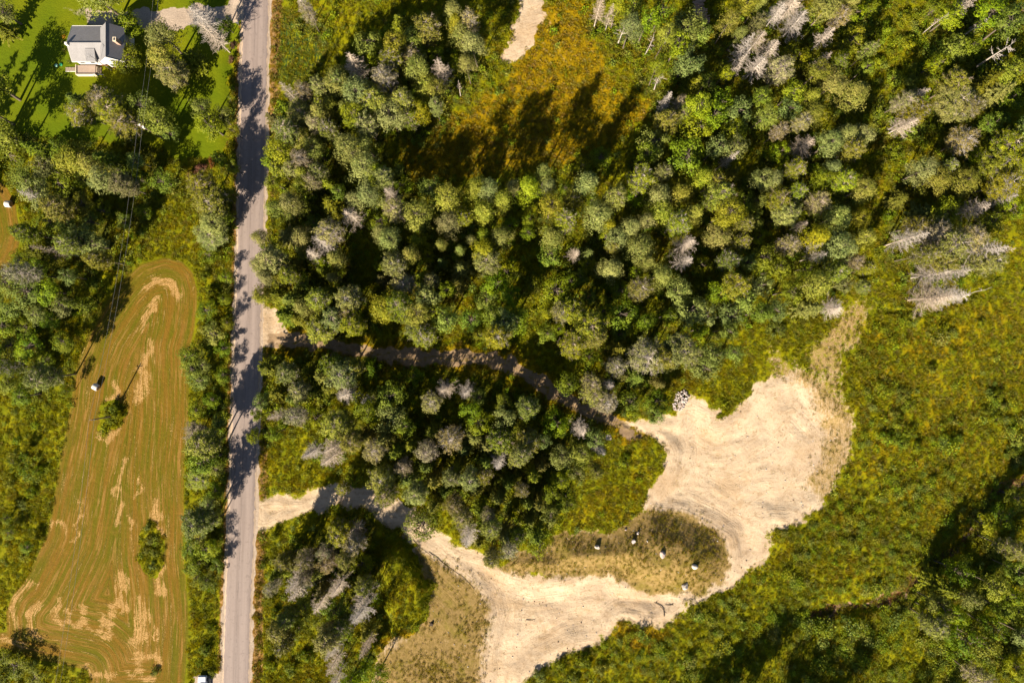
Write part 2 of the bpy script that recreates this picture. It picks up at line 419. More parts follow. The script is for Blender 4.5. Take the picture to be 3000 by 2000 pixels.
    sand = t.mix(t.math('MULTIPLY', t.ss(t.noise(.11, 5, rough=.7), .5, .64), .55), sand, (.34, .225, .125))
    def sv_(kx, ky):
        cb = t.n('ShaderNodeCombineXYZ'); px = t.n('ShaderNodeSeparateXYZ'); t.put(px.inputs[0], t.pos())
        t.put(cb.inputs[0], t.math('MULTIPLY', A['sdst'], kx)); t.put(cb.inputs[1], t.math('MULTIPLY', px.outputs[0], ky)); t.put(cb.inputs[2], t.math('MULTIPLY', px.outputs[1], ky))
        return cb.outputs[0]
    ty1 = t.noise(1.0, 4, vec=sv_(2.4, .07), rough=.75, dist=.3)
    ty2 = t.noise(1.0, 5, vec=sv_(.35, .12), rough=.7, dist=.6)
    sand = t.mix(t.math('MULTIPLY', t.ss(ty1, .56, .68), .30), sand, (.27, .175, .095))
    sand = t.mix(t.math('MULTIPLY', t.ss(ty2, .52, .68), .4), sand, (.33, .225, .13))
    sand = t.mix(t.math('MULTIPLY', t.ss(t.noise(.35, 6, rough=.75), .55, .68), .5), sand, (.25, .165, .085))
    sand = t.mix(t.math('MULTIPLY', t.ss(t.noise(7, 3, rough=.8), .58, .68), .5), sand, (.20, .14, .06))
    vo = t.n('ShaderNodeTexVoronoi'); vo.inputs['Scale'].default_value = 1.1; t.put(vo.inputs['Vector'], t.pos())
    speck = t.math('MULTIPLY', t.ss(vo.outputs['Distance'], .16, .07), t.ss(n2, .42, .6))
    sand = t.mix(t.math('MULTIPLY', speck, .7), sand, (.13, .11, .04))
    spc = t.mix(t.ss(n4, .35, .6), (.19, .13, .04), (.38, .26, .13))
    spc = t.mix(t.math('MULTIPLY', A['olive'], .8), spc, t.mix(t.ss(n3, .35, .65), (.145, .100, .026), (.26, .175, .070)))
    spc = t.mix(t.math('MULTIPLY', t.ss(n2, .5, .7), .6), spc, (.15, .125, .02))
    spm = t.ss(t.math('ADD', A['sparse'], t.math('ADD', t.math('MULTIPLY_ADD', streak, 1.2, -.6), t.math('MULTIPLY_ADD', n2, .9, -.45))), .3, .85)
    sand = t.mix(spm, sand, spc)
    sm = t.ss(t.math('ADD', A['sand'], t.math('ADD', t.math('MULTIPLY_ADD', n3, 1.3, -.65), t.math('MULTIPLY_ADD', n4, .8, -.4))), .35, .65)
    c = t.mix(sm, c, sand)
    # wheel track and gravel
    trc = t.mix(n3, (.17, .11, .06), (.34, .24, .15))
    c = t.mix(t.ss(t.math('ADD', A['track'], t.math('MULTIPLY_ADD', n3, .9, -.45)), .25, .7), c, trc)
    grc = t.mix(t.ss(n4, .3, .7), (.30, .23, .17), (.44, .35, .27))
    grc = t.mix(t.math('MULTIPLY', t.ss(n2, .5, .7), .4), grc, (.25, .19, .14))
    c = t.mix(t.ss(t.math('ADD', A['gravel'], t.math('MULTIPLY_ADD', n3, .4, -.2)), .35, .65), c, grc)
    crc = t.mix(t.ss(n3, .4, .6), (.02, .022, .02), (.30, .20, .13))
    crc = t.mix(t.math('MULTIPLY', t.ss(n2, .45, .6), .7), crc, (.17, .065, .018))
    c = t.mix(t.ss(t.math('ADD', A['creek'], t.math('MULTIPLY_ADD', n3, .6, -.3)), .4, .7), c, crc)
    hgt = t.math('ADD', t.math('MULTIPLY', n4, .6), t.math('ADD', n3, t.math('ADD', t.math('MULTIPLY', s2, A['field']), t.math('MULTIPLY', ty1, A['sand']))))
    t.bsdf(c, .95, .1, hgt, .55, .22)
    return t.m
GROUND_M = ground_material()

# ------------------------------------------------------------------ tree list, read crown by crown from the photograph
# x,y,radius,kind in the pixels of the nine hundred-metre tiles used above
# kinds: p grey-green pine, o olive spruce, g half-bare dying conifer, d bare dead conifer, b bright broadleaf, a grey-green broadleaf, s lime shrub, t thin snag, r reddish shrub
TREES = {
(1, 1): "650,-40,140,p;30,90,90,a,8;10,200,80,o,7;-40,600,130,a;-120,760,120,a;30,930,120,a;880,175,92,c,6;870,405,105,c,6;1120,260,105,p,12;1110,400,110,p,12;1190,500,95,g,10;1310,400,90,o,8;1390,120,95,d;1450,230,80,d;1590,300,42,r;1580,400,40,r;1545,165,60,b;1625,270,30,s;"
        "520,690,75,o,8;560,785,85,g,8.5;650,810,80,b,7;700,690,85,g,9;780,760,100,g,10;860,860,100,g,10;990,730,105,a,10;1085,820,115,a,10;1170,920,65,b;1400,740,85,a,9;1440,860,105,a,10;1510,800,85,a,8;"
        "60,1060,130,b;250,1020,80,o;430,1010,80,a;520,1080,115,p;620,1130,90,p;750,1100,90,o;930,1090,70,a;300,1150,90,a;180,1230,110,a;260,1320,110,a;420,1260,100,a;570,1240,60,b;700,1230,90,p;860,1270,75,g;230,1350,50,d;420,1430,80,g;560,1400,90,b;700,1440,80,b;620,1520,80,b;330,1510,90,b;470,1530,80,a;960,1230,70,b;1110,1240,90,a;1390,1280,90,g,11;1450,1400,105,g,11.5;1470,1520,90,p,11;1370,1150,60,r;1450,1110,50,r;1300,1190,50,r;1500,1090,50,b;1590,700,40,b;1600,900,45,b;1600,1150,50,b;1580,1330,55,b;1560,1470,60,b;840,1520,60,b;980,1450,60,b",
(1, 2): "430,20,55,d;470,90,45,g;1110,190,85,o;900,300,100,a;940,390,70,a;1080,320,75,p;1200,260,75,p;1310,220,90,g;1350,370,60,b;1190,400,70,g;1230,480,90,p;1280,570,80,p;1385,490,85,d;1480,90,75,p;1480,180,55,p;1590,170,60,g;1530,250,75,p;1620,320,75,p;1570,450,55,p;1490,430,60,b;790,460,95,d;1060,450,75,g;1020,560,80,g;680,590,90,p;560,620,55,g;570,710,50,g;350,640,55,d;470,650,55,g;840,640,105,p;920,700,95,g;1360,630,65,p;1350,740,45,g;1140,720,75,g;1240,780,70,p;1040,800,100,p;1180,820,65,g;"
        "320,740,65,o;420,790,85,g;560,770,70,p;640,740,75,p;740,740,60,p;240,840,70,o;330,910,85,g;420,970,65,g;550,870,60,g;620,910,70,g;800,820,85,p;880,860,75,g;820,920,65,o;520,1020,75,p;300,1040,105,p;230,1110,75,a;460,1090,60,g;740,1030,90,p;870,990,80,p;270,1170,50,g;380,1150,50,g;440,1190,60,p;550,1190,55,g;510,1250,50,g;860,1160,105,p;940,1210,75,p;620,1250,60,o;430,1280,50,p;1000,1220,60,g;1040,1320,60,d;900,1330,80,p;1010,1360,75,b;1080,1170,50,b;1110,1260,55,b;1320,1300,90,a;1430,1350,90,p;1640,1300,90,p;1820,1370,60,p;1690,1450,90,p;1230,1470,100,p;1060,1440,80,g;960,1510,75,b;1440,1510,80,p;1540,1500,60,g;640,1400,100,o;770,1480,80,d;260,1440,70,p;350,1410,75,p;440,1410,65,a;1510,610,30,t;800,1380,65,p;520,1530,70,b;700,1320,60,a;250,1250,60,a;700,560,50,g;1100,600,50,b;1260,680,50,b",
(1, 3): "830,60,55,d;910,90,42,d;960,50,70,p;1060,60,80,a;1250,80,90,a;1160,150,80,a;1050,190,75,p;985,230,50,t;1420,200,135,a;1530,230,80,a;1370,310,90,a;1430,430,115,a;1290,250,60,p;1230,480,60,p;1570,560,70,a;1480,600,65,o;1300,690,48,d;1375,710,48,g;1720,160,62,p;1780,240,42,p;1830,40,75,p;1830,340,70,d;1690,500,55,a;1790,440,45,d;1660,700,100,a;1270,840,75,g;1400,790,50,g;1500,730,85,p;1500,880,115,a;1610,800,100,a;1780,760,100,a;1760,890,95,a;1210,970,110,a;1160,1060,85,a;1430,1060,145,a;1640,1010,80,a;1750,1010,85,a;1715,1090,40,d;1270,1190,55,g;1110,1230,85,g,18;740,1250,95,p,18;450,1190,68,p,18;340,1310,88,p,18;470,1290,50,p;60,1290,70,p,18;170,1370,60,g;60,1450,75,p;250,1290,50,p;600,1290,50,b;640,1380,60,g;500,1430,80,p;600,1530,75,g;830,1470,95,p;790,1370,50,b;930,1370,70,g;1090,1330,80,b;890,1540,50,p;1240,1350,80,p;1390,1320,88,p;1230,1450,88,p;1150,1520,60,p;1460,1470,70,p;1360,1540,75,g;1530,1230,78,p;1600,1260,55,g;1650,1360,90,g;1700,1460,100,p;1760,1180,38,o;1840,1380,75,b;1800,1530,50,g;1060,1550,60,p;850,1080,75,b,5;720,1130,60,b,5;1180,300,40,t;1310,240,40,t;1240,560,45,t;360,1500,60,b;220,1540,60,b",
(1, 4): "530,50,88,p;280,40,100,d;310,150,95,d;180,90,75,d;50,30,60,p;50,170,48,g;680,20,60,p;600,130,60,g;720,90,60,b;820,50,60,b;40,280,70,d;130,340,65,d;40,450,80,d;310,370,105,b;190,490,88,g;500,410,52,d;690,280,100,b;870,220,60,s,3;620,390,60,b;800,360,45,g;600,440,45,g;510,250,55,d;450,500,70,p;560,570,85,p;780,480,60,a;700,650,115,p;280,640,85,a;400,670,50,p;270,740,88,a;420,780,92,p;340,850,55,g;100,790,80,p;180,910,50,g;60,680,70,a;190,1040,72,b;370,1000,88,d;540,990,88,p;660,920,65,p;760,930,70,p;680,1040,68,g;560,1150,60,p;290,1160,62,g;60,1230,70,p;150,1230,62,p;500,1230,75,p;620,1240,78,g;760,1300,82,p;190,1370,78,g;300,1330,58,g;450,1400,75,g;230,1480,78,g;590,1490,88,p;350,1540,45,d;50,1370,80,b;30,1500,70,b;720,1500,60,p;"
        "1260,60,80,b;1370,110,90,a;1480,20,60,d;1640,100,115,a;1750,180,105,a;1850,80,80,b;1280,350,105,s,3.2;1400,330,90,a;1270,430,65,b;1200,500,85,s,3.2;1000,530,85,s,3.2;1100,570,80,s,3.2;1500,310,70,a;1680,380,65,t;1870,480,90,b;1750,500,95,a;1640,550,75,o;1370,590,85,g;1390,700,125,g;1480,750,70,g;1140,640,52,d;1100,760,88,g;1060,850,75,d;1030,700,60,g;900,750,80,s,3.2;1150,890,100,s,3.2;1260,860,75,s,3.2;1700,620,88,o;1790,680,88,b;1640,850,75,b;1440,970,88,g;1000,1030,85,s,3.2;1540,1070,50,b;1190,1170,78,p;1270,1230,88,p;1440,1250,90,p;1320,1130,50,g;1740,1000,100,g;1690,1130,110,g;1810,1150,100,g;1700,1260,100,g;1810,1260,100,o;1730,1340,75,d;1540,1430,85,d;1330,1440,105,a;1190,1470,95,o,8;1030,1360,80,o,5;960,1470,65,s,3.2;1780,1430,100,b;1640,1530,80,b;1120,1550,70,g;1250,1540,70,g;1260,170,30,t;1540,190,40,t;940,200,70,s,3.2;1060,120,70,s;1100,300,75,s;880,420,60,s;1880,900,110,a;1960,1050,110,a",
(2, 1): "200,30,60,g;240,130,80,b;480,120,70,g;350,150,38,d;560,60,100,a;650,110,95,a;690,210,60,g;160,300,75,g;140,210,80,b;270,260,70,a;390,210,80,b;50,370,90,a;200,430,125,a;340,430,95,a;440,520,78,a;520,520,55,o;60,560,90,a;250,590,70,a;20,660,90,a;150,670,80,b;350,640,75,b;430,770,80,b;200,800,105,b;60,800,80,b;70,950,55,g;320,1010,85,g;180,1050,80,b;60,1070,80,a;150,1140,80,a;450,1110,38,b;-60,900,100,a;320,900,60,b;480,330,60,a;"
        "1450,40,95,g;1430,180,60,b,5;1420,560,75,b,4;1290,870,75,a;1310,950,75,a;1390,930,60,a;1460,720,85,b;1360,1040,75,b,5;1450,1180,60,b;1350,1240,65,b,5;1340,1400,75,g;1410,1470,95,g;1530,820,60,b;1540,480,45,b,5;1550,330,45,b,5;1530,1000,60,b;1500,1330,60,a;1560,1180,40,s;1400,320,50,s;1440,430,55,s;1560,640,50,b,6",
(2, 2): "150,60,50,p;200,140,70,b;330,40,85,o;270,220,85,g;160,240,65,p;580,90,95,d;500,180,68,d;640,30,85,g;440,60,70,p;670,220,68,p;560,210,50,b;580,300,50,o;420,160,50,o;200,330,75,p;290,330,75,o;370,240,50,o;350,320,58,g;430,370,60,b;650,340,50,p;180,460,68,p;260,450,75,o;360,480,88,o;450,530,75,p;320,600,85,o;410,620,78,o;640,430,65,o;700,480,75,o;770,470,85,g;560,480,75,g;570,570,70,o;570,690,85,g;670,620,78,g;790,650,78,g;740,570,65,g;"
        "980,30,80,p;1040,80,75,p;1000,190,78,b;980,270,60,b;1080,240,78,g;980,340,55,o;1220,80,78,o;1170,170,68,p;1300,190,42,b;1380,100,45,p;1390,230,42,o;1520,280,72,o;1250,330,55,o;1140,370,78,g;1060,420,68,o;1330,370,55,g;1000,530,95,p;1120,540,90,g;1150,600,50,g;1290,480,105,a;1230,590,85,p;1420,620,95,a;1330,570,70,a;1500,390,75,o;1430,410,60,a;1280,730,85,g;1200,700,55,g;1590,70,30,p;1520,150,38,p;1680,140,85,p;1710,230,85,g;1680,60,60,p;1800,60,70,p;1700,490,85,b;1750,370,95,b;1590,620,85,b;1740,600,80,a;1820,640,105,a;1650,720,55,b;1770,730,80,g;1850,460,85,b;1840,300,80,b;"
        "200,950,85,o;350,980,68,g;640,930,78,g;580,1010,85,o;700,1000,95,g;910,950,78,b;790,960,70,g;470,970,48,o;510,1120,68,o;620,1080,75,o;730,1130,75,d;430,1090,65,g;370,1150,58,o;270,1130,75,o;170,1180,65,a;1050,1150,105,a;1050,1280,125,a;880,1180,40,d;870,1250,85,a;1200,1010,70,b,6;1410,1100,72,d;1560,1120,72,d;1310,1190,68,g;1650,1150,60,a;1590,1240,88,a;1660,1320,95,a;1830,1300,88,a;1820,1180,68,a;530,1290,78,b;400,1290,68,g;270,1280,50,d;130,1280,48,a;700,1340,95,g;1150,1350,85,a;1000,1430,85,o;880,1440,85,o;780,1450,75,g;940,1510,75,g;500,1520,60,d;620,1510,75,d;1080,1520,75,o;1180,1490,90,o;1450,1430,85,g;1600,1430,85,o;1700,1480,78,o;1800,1440,85,g;1330,1380,68,o;1540,1510,70,o;240,1400,60,a;120,1430,50,a;1300,1500,70,g",
(2, 3): "500,50,95,p;340,30,50,b;490,180,88,b;660,170,52,d;760,170,48,o;750,240,58,b;900,270,85,p;880,60,58,b;950,60,78,p;910,130,48,g;1110,150,95,p;1160,230,60,p;1250,320,85,p;1080,290,48,b;1420,110,92,d;1400,220,65,d;1540,250,70,b;1720,220,70,g;1790,100,58,g;1640,40,85,p;1850,230,60,a;640,370,60,b;540,420,120,b;620,510,60,b;970,420,68,b;760,470,58,b;1100,420,78,g;250,620,120,a;470,570,58,b;570,580,70,g;640,560,80,g;760,650,105,g;800,730,75,g;640,810,85,g;560,690,42,b;470,720,70,b;760,870,72,b;990,590,105,b;1050,670,60,b;1160,630,68,a;970,720,58,b;880,820,58,b;960,830,65,o;1150,870,120,g;1260,890,75,g;1380,830,110,g;940,940,68,g;1080,1020,85,o;990,1000,58,o;1250,1050,48,o;1380,420,98,a;1450,560,115,a;1560,580,95,a;1640,430,88,a;1750,400,85,g;1720,600,95,a;1810,500,88,a;1520,700,70,a;1600,870,95,a;1560,950,105,a;1700,700,70,a;1750,850,65,a;620,1070,85,a;800,1130,85,g;870,1180,75,g;780,1060,68,g;1040,1190,85,b;1060,1270,55,b;1230,1180,95,b;1220,1270,68,b;900,1080,50,d;380,380,70,b;700,330,60,b;860,560,60,b,6;1300,600,60,a;"
        "200,1310,88,a;340,1230,75,g;340,1440,75,g;530,1330,105,b;700,1360,75,d;790,1430,75,a;830,1510,48,d;570,1540,85,a;300,1370,48,o;290,1540,65,g;700,1520,80,a;450,1450,60,a",
(2, 4): "60,60,58,b;440,60,88,p;240,110,68,g;420,130,38,d;450,190,58,d;600,130,105,p;770,60,58,p;570,290,68,g;700,240,58,g;790,280,38,g;100,200,98,a;180,280,88,a;60,380,88,a;270,430,88,a;440,390,88,p;570,540,85,d,7;420,550,78,o;770,400,48,g,4;170,560,88,a;70,580,78,a;180,680,95,s;380,270,58,b;640,390,60,a;310,170,60,b;"
        "1100,70,90,d;1250,50,85,g;1350,140,110,g;1300,220,75,g;1260,310,115,d;1370,300,80,d;1250,470,120,d;1370,450,95,d;1600,140,85,d;1700,150,60,d;1620,230,85,g;1480,60,85,g;1180,180,60,g;"
        "1040,1130,75,s;1080,1210,70,s;990,1270,60,s;1010,1340,75,s;1100,1400,60,s;950,1440,70,s;1040,1470,65,s;1150,1500,55,s;1680,1150,70,s;1730,1220,50,s;1620,1250,55,s;1690,1300,60,s;1250,970,45,s;1580,650,45,s;1860,1450,80,s;1800,1530,70,s",
(3, 1): "100,1450,95,b,4.5;240,1530,75,b,4;20,1400,70,b,4;200,1450,50,s;-60,1560,90,b,5;"
        "1400,50,105,a;1360,170,75,g;1480,100,60,a;1380,460,95,g;1360,580,70,b,5;1410,650,85,b,6;1300,640,75,b,4;1330,760,75,b,5;1420,880,65,b;1340,850,58,b,4;1480,250,60,b;1490,430,60,a;1490,760,50,b;1430,350,60,a;1440,1200,45,s;1400,1350,50,s;1440,1500,50,s;1010,500,35,s,1.3;1030,590,45,s,1.3;1050,680,45,s,1.3;1040,770,40,s,1.3;1000,660,40,s,1.3;1060,1490,45,s,1.3;"
        "90,60,40,b;30,440,40,b,4;60,540,50,b,4;180,640,45,b,4;60,200,60,s;200,260,55,s;250,120,55,s;140,350,50,s;160,700,60,s",
(3, 2): "620,20,75,d;480,10,48,d;980,170,85,g;1010,260,75,g;720,230,45,g,7;1160,170,85,o;1130,80,58,g;1220,260,75,g;1280,70,70,o;1340,180,75,o;1250,470,120,b;1340,350,60,o;1420,250,65,o;1500,90,75,o;1590,160,70,g;1700,60,65,o;1780,40,62,d;1690,130,58,g;1620,240,68,o;1480,330,65,g;1530,420,62,g;1560,560,75,d;1650,600,58,o;1730,700,55,g;1740,500,65,g;1820,560,65,o;1780,300,70,o;1840,200,65,o;1650,380,65,o;1450,150,60,g;1700,420,50,g;1850,650,60,g;"
        "700,530,85,g;790,520,65,d;810,600,65,g;640,600,58,o;330,720,58,g;400,750,65,o;480,700,65,g;270,820,58,o;400,850,75,d;430,930,70,d;560,800,58,o;620,740,65,g;720,790,58,o;840,750,75,b;680,900,75,d;560,940,65,o;540,1010,75,d;850,890,58,g;800,930,48,o;850,980,82,d;850,1090,85,d;440,1060,85,b;660,1070,95,b;550,1140,60,b;880,1230,58,o;880,1310,48,d;340,1100,58,g;290,1200,65,g;320,1290,55,g;620,1250,82,g;400,1200,58,b;660,1430,55,d;660,1530,55,d;850,1480,78,b;960,1510,75,b;230,890,48,g;470,820,55,g;600,650,55,g;760,690,55,g;720,1160,60,g;640,1340,60,d;240,560,45,s;210,1000,50,s;250,1100,50,s;160,760,40,s;200,1450,60,s;350,1480,60,s;470,1390,60,s;760,1560,70,b",
(3, 3): "270,30,58,g;570,40,85,a;680,130,68,a;690,30,48,b;800,100,45,g;500,250,68,a;380,150,68,o;350,330,65,o;430,330,58,o;620,330,68,a;300,240,48,g;400,560,85,o;430,640,75,b;270,560,58,g;500,400,75,a;230,630,45,g;360,450,60,o;560,170,70,a;440,80,60,o;1000,60,70,s,2;420,1520,65,s;560,1450,55,s;720,1430,70,s;850,1480,70,s;650,1540,70,s",
(3, 4): "1440,1250,110,b,14;1560,1290,110,b,14;1640,1180,78,b,14;1330,920,95,o,14;1430,820,78,b,14;1620,480,85,b;1750,430,95,b;1790,650,68,g;1830,800,78,b,14;1760,960,78,b,14;1300,1040,88,b,14;1250,1160,70,g;1800,1450,78,b;1550,1520,75,g;1380,1080,78,b,14;1650,900,95,a,14;1860,1080,80,b;1850,300,80,b;1500,990,70,a,14;1720,1060,70,a;1200,1060,60,b;1880,1250,90,a",
}
# trees whose base stands outside the frame: their shadows and leaning crowns still enter it
OUTSIDE = [(2169, 2085, 4.0, 'A'), (2110, 2140, 4, 'A'), (2045, 2160, 4, 'A'), (2232, 2160, 4, 'A'), (2290, 2180, 4, 'A'), (2345, 2200, 4, 'A'), (1985, 2200, 4, 'A'), (2200, 2230, 4, 'A'), (2400, 2150, 3.6, 'A'),
           (2650, 2080, 3, 'b'), (2760, 2060, 3.2, 'b'), (2880, 2050, 3.4, 'a'), (2980, 2040, 3.2, 'a'), (3060, 1950, 3.2, 'a'), (3080, 1800, 3.2, 'a'), (3070, 1650, 3.2, 'b'),
           (-85, 500, 3.6, 'O'), (-80, 620, 3.6, 'O'), (-150, 410, 3.6, 'O'), (-50, 585, 3.4, 'O'), (-125, 480, 3.6, 'O'), 
           (3060, 480, 3.4, 'a'), (3080, 580, 3.4, 'a'), (3070, 380, 3.2, 'a'), (3080, 250, 3.2, 'b'), (2905, 420, 3.4, 'A'), (2960, 400, 3.4, 'A'),
           (1250, -60, 3, 'p'), (1330, -50, 3, 'p'), (1180, -80, 3, 'p'), (2000, -60, 3, 'a'), (2150, -50, 3, 'p'), (2350, -60, 3, 'd'), (2500, -50, 3, 'p'), (400, -70, 3.4, 'p')]

KIND_H = {'c': (6, 6.5), 'p': (12.5, 17.5), 'o': (10, 15), 'g': (12, 17), 'd': (13.5, 18), 'b': (7, 11), 'a': (11, 15.5), 's': (1.7, 3.0), 't': (9, 12), 'r': (2, 3.2)}
KIND_C = {'c': .5, 'p': .72, 'o': .60, 'g': .68, 'd': .62, 'b': .60, 'a': .68, 's': .45, 't': .55, 'r': .45}   # height of the crown's middle
trees = []   # base x, base y, crown radius, height, kind
for (r_, c_), txt in TREES.items():
    for e in txt.split(';'):
        if not e.strip(): continue
        q = e.split(',')
        ox = OX[c_] + float(q[0]) * ZK; oy = OY[r_] + float(q[1]) * ZK
        k = q[3]; rad = float(q[2]) * ZK * S
        lo, hi = KIND_H[k]
        hgt = float(q[4]) if len(q) > 4 else random.uniform(lo, hi) * (0.82 + .18 * min(1, rad / 2.8))
        if (r_, c_) in ((2, 1), (3, 1)) and 515 < ox < 735:
            tall = (ox < 610 and (1270 < oy < 1400)) or (k == 'g' and 1480 < oy < 1560)
            if not tall: hgt = min(hgt, random.uniform(4.5, 6.0))
            else: hgt = 13.5
        if (r_, c_) == (1, 4) and len(q) < 5 and k not in 'sr': hgt = min(hgt, random.uniform(10.5, 12.8))
        if ox < 515 and oy > 440 and k in 'ba' and len(q) < 5: hgt *= .62
        rad *= (CAM_H - hgt * KIND_C[k]) / CAM_H * {'p': 1.2, 'o': 1.14, 'c': 1.15, 'g': 1.08, 'a': 1.1, 'b': 1.12, 'd': 1.08}.get(k, 1)
        x, y, _ = P(ox, oy, hgt * KIND_C[k])
        trees.append([x, y, rad, hgt, k])
for ox, oy, rad, k in OUTSIDE:
    x, y, _ = P(ox, oy)
    lo, hi = KIND_H[k.lower()]
    trees.append([x, y, rad, 17.5 if k in 'AO' else random.uniform(lo, hi), k.lower()])
# crowns of the dense wood never stand closer than this
keep = []
for tr_ in trees:
    if all((tr_[0] - k[0]) ** 2 + (tr_[1] - k[1]) ** 2 > .7 ** 2 for k in keep): keep.append(tr_)
trees = keep
TX = np.array([t_[0] for t_ in trees]); TY = np.array([t_[1] for t_ in trees]); TH = np.array([t_[3] for t_ in trees]); TR = np.array([t_[2] for t_ in trees])

# ------------------------------------------------------------------ the ground sheets
GS = .5
gx = np.arange(-140, 140 + GS / 2, GS); gy = np.arange(-96, 96 + GS / 2, GS)
GX, GY = np.meshgrid(gx, gy)
nx, ny = len(gx), len(gy)
GZ = height(GX, GY)
def masks(X, Y):
    jx = X + .9 * vnoise(X, Y, .5, 21) + .5 * vnoise(X, Y, 1.3, 23); jy = Y + .9 * vnoise(X, Y, .5, 22) + .5 * vnoise(X, Y, 1.3, 24)
    m = {}
    soft = lambda name, w, off=0, j=True: sstep(-w, w, sdist(WP[name], jx if j else X, jy if j else Y) + off)
    sp = np.maximum.reduce([soft('SP_LEFT', 2.6, 1.6), soft('SP_MID', 1.6, 1.4), soft('SP_RIGHT', 2.2) * .75, soft('SP_TRAIL', 2.6)])
    sand = np.maximum.reduce([soft('SAND', 1.7), soft('SAND_UP', .9), soft('APRON', .7), soft('SP_LEFT', 1.2, 1.8), soft('SP_MID', 1.0, .8), .62 * soft('SP_TRAIL', 2.6), .55 * soft('SP_RIGHT', 2)])
    sand *= 1 - sstep(-.8, .6, sdist(WP['MOUND'], jx, jy))
    m['sand'] = sand; m['sparse'] = sp
    fm = sdist(WP['F_MAIN'], X, Y); fl = sdist(WP['F_LEFT'], X, Y)
    isl = np.maximum(sdist(WP['ISLE1'], jx, jy), sdist(WP['ISLE2'], jx, jy))
    m['field'] = np.maximum(sstep(-.5, .5, fm), sstep(-.5, .5, fl)) * (1 - sstep(-.5, .5, isl))
    m['fdist'] = np.where(fm > -2, fm, fl)
    m['rim'] = np.exp(-((fm + .3) / .5) ** 2) * .9
    s = np.zeros_like(X)
    for ln, w in STRAW: s = np.maximum(s, sstep(w * 2.0, w * .1, ldist(ln, jx, jy)))
    m['straw'] = s
    m['lawn'] = soft('LAWN', 1.0)
    g = np.maximum.reduce([soft('GOLD1', 3.5), soft('GOLD2', 5) * .46, soft('GOLD3', 2), soft('GOLD4', 2), soft('GOLD5', 2.5) * .42])
    g = np.maximum(g, .75 * sstep(5.5, 2.2, ldist(WP['TRACK'], jx, jy)))
    m['gold'] = g
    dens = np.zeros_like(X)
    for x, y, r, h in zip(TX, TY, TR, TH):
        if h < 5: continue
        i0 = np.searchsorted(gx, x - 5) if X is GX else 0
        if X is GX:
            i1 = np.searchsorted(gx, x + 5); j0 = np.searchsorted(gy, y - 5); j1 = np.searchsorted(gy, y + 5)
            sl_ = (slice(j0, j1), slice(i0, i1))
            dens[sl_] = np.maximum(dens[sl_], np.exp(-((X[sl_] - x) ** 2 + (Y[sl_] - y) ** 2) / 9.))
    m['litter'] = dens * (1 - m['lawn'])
    td = ldist(WP['TRACK'], jx, jy)
    end = 1
    m['track'] = np.maximum(sstep(.85, .3, np.abs(td - .95)), .5 * sstep(2.4, 1.4, td)) * (1 - sstep(-1, 1, sdist(WP['SAND'], X, Y)))
    m['track'] = np.maximum(m['track'], .4 * sstep(.5, .1, np.abs(ldist(WP['TRAIL1'], jx, jy) - .8)))
    m['gravel'] = np.maximum(soft('DRIVE', .5), .5 * soft('WORN', 1.5))
    rd = ldist(WP['ROAD_C'], X, Y)
    m['gravel'] = np.maximum(m['gravel'], sstep(4.0, 3.2, rd + .4 * vnoise(X, Y, .6, 31)))
    padd = sdist(W2([(614, 1978), (650, 1984), (660, 2020), (660, 2100), (560, 2100), (570, 1985)]), jx, jy)
    m['gravel'] = np.maximum(m['gravel'], sstep(-.4, .4, padd))
    rx = np.interp(Y, [p[1] for p in WP['ROAD_C'][::-1]], [p[0] for p in WP['ROAD_C'][::-1]])
    side = X - rx
    vr = sstep(3, 3.4, side) * sstep(6.6, 5.0, side + .5 * vnoise(X, Y, .4, 41)) * np.where(Y < -35, 1, .6 + .4 * vnoise(X, Y, .07, 42))
    vl = sstep(3, 3.3, -side) * sstep(4.8, 4.0, -side) * .8
    m['verge'] = np.clip(np.maximum(vr, vl), 0, 1)
    m['creek'] = sstep(1.7, .8, ldist(WP['CREEK'], jx, jy) + .9 * vnoise(X, Y, .15, 43))
    m['reed'] = soft('REED', 1.5)
    m['sdst'] = sdist(WP['SAND'], X, Y)
    m['olive'] = np.maximum(soft('SP_LEFT', 2, 1.4), soft('SP_MID', 2, 1.4))
    for k in ('straw', 'gold', 'reed', 'litter', 'verge'):
        m[k] = m[k].astype(float)
    m['verge'] *= (1 - m['sand']) * (1 - soft('DRIVE', .4))
    return m
M = masks(GX, GY)
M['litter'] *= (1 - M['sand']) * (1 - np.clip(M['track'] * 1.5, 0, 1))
idx = np.arange(nx * ny).reshape(ny, nx)
quads = np.stack([idx[:-1, :-1], idx[:-1, 1:], idx[1:, 1:], idx[1:, :-1]], -1).reshape(-1, 4)
def cellavg(a): return ((a[:-1, :-1] + a[:-1, 1:] + a[1:, 1:] + a[1:, :-1]) / 4).ravel()
cls = np.zeros(len(quads), int)     # 0 ground
cc = {k: cellavg(M[k]) for k in M}
cls[cc['lawn'] > .5] = 1
cls[cc['field'] > .5] = 2
cls[cc['track'] > .33] = 4
cls[cc['sand'] > .5] = 3
cls[(cc['gravel'] > .5)] = 5
cls[(cc['creek'] > .5)] = 6
CX = cellavg(GX); CY = cellavg(GY)
drv = sdist(WP['DRIVE'], CX, CY) > -.5
names = {0: 'ground', 1: 'lawn', 2: 'hay_field', 3: 'sand_clearing', 4: 'dirt_track', 5: 'gravel_shoulder', 6: 'stream_bed', 7: 'driveway'}
cls[drv & (cls == 5)] = 7
V = np.stack([GX.ravel(), GY.ravel(), GZ.ravel()], -1)
flatM = {k: v.ravel() for k, v in M.items()}
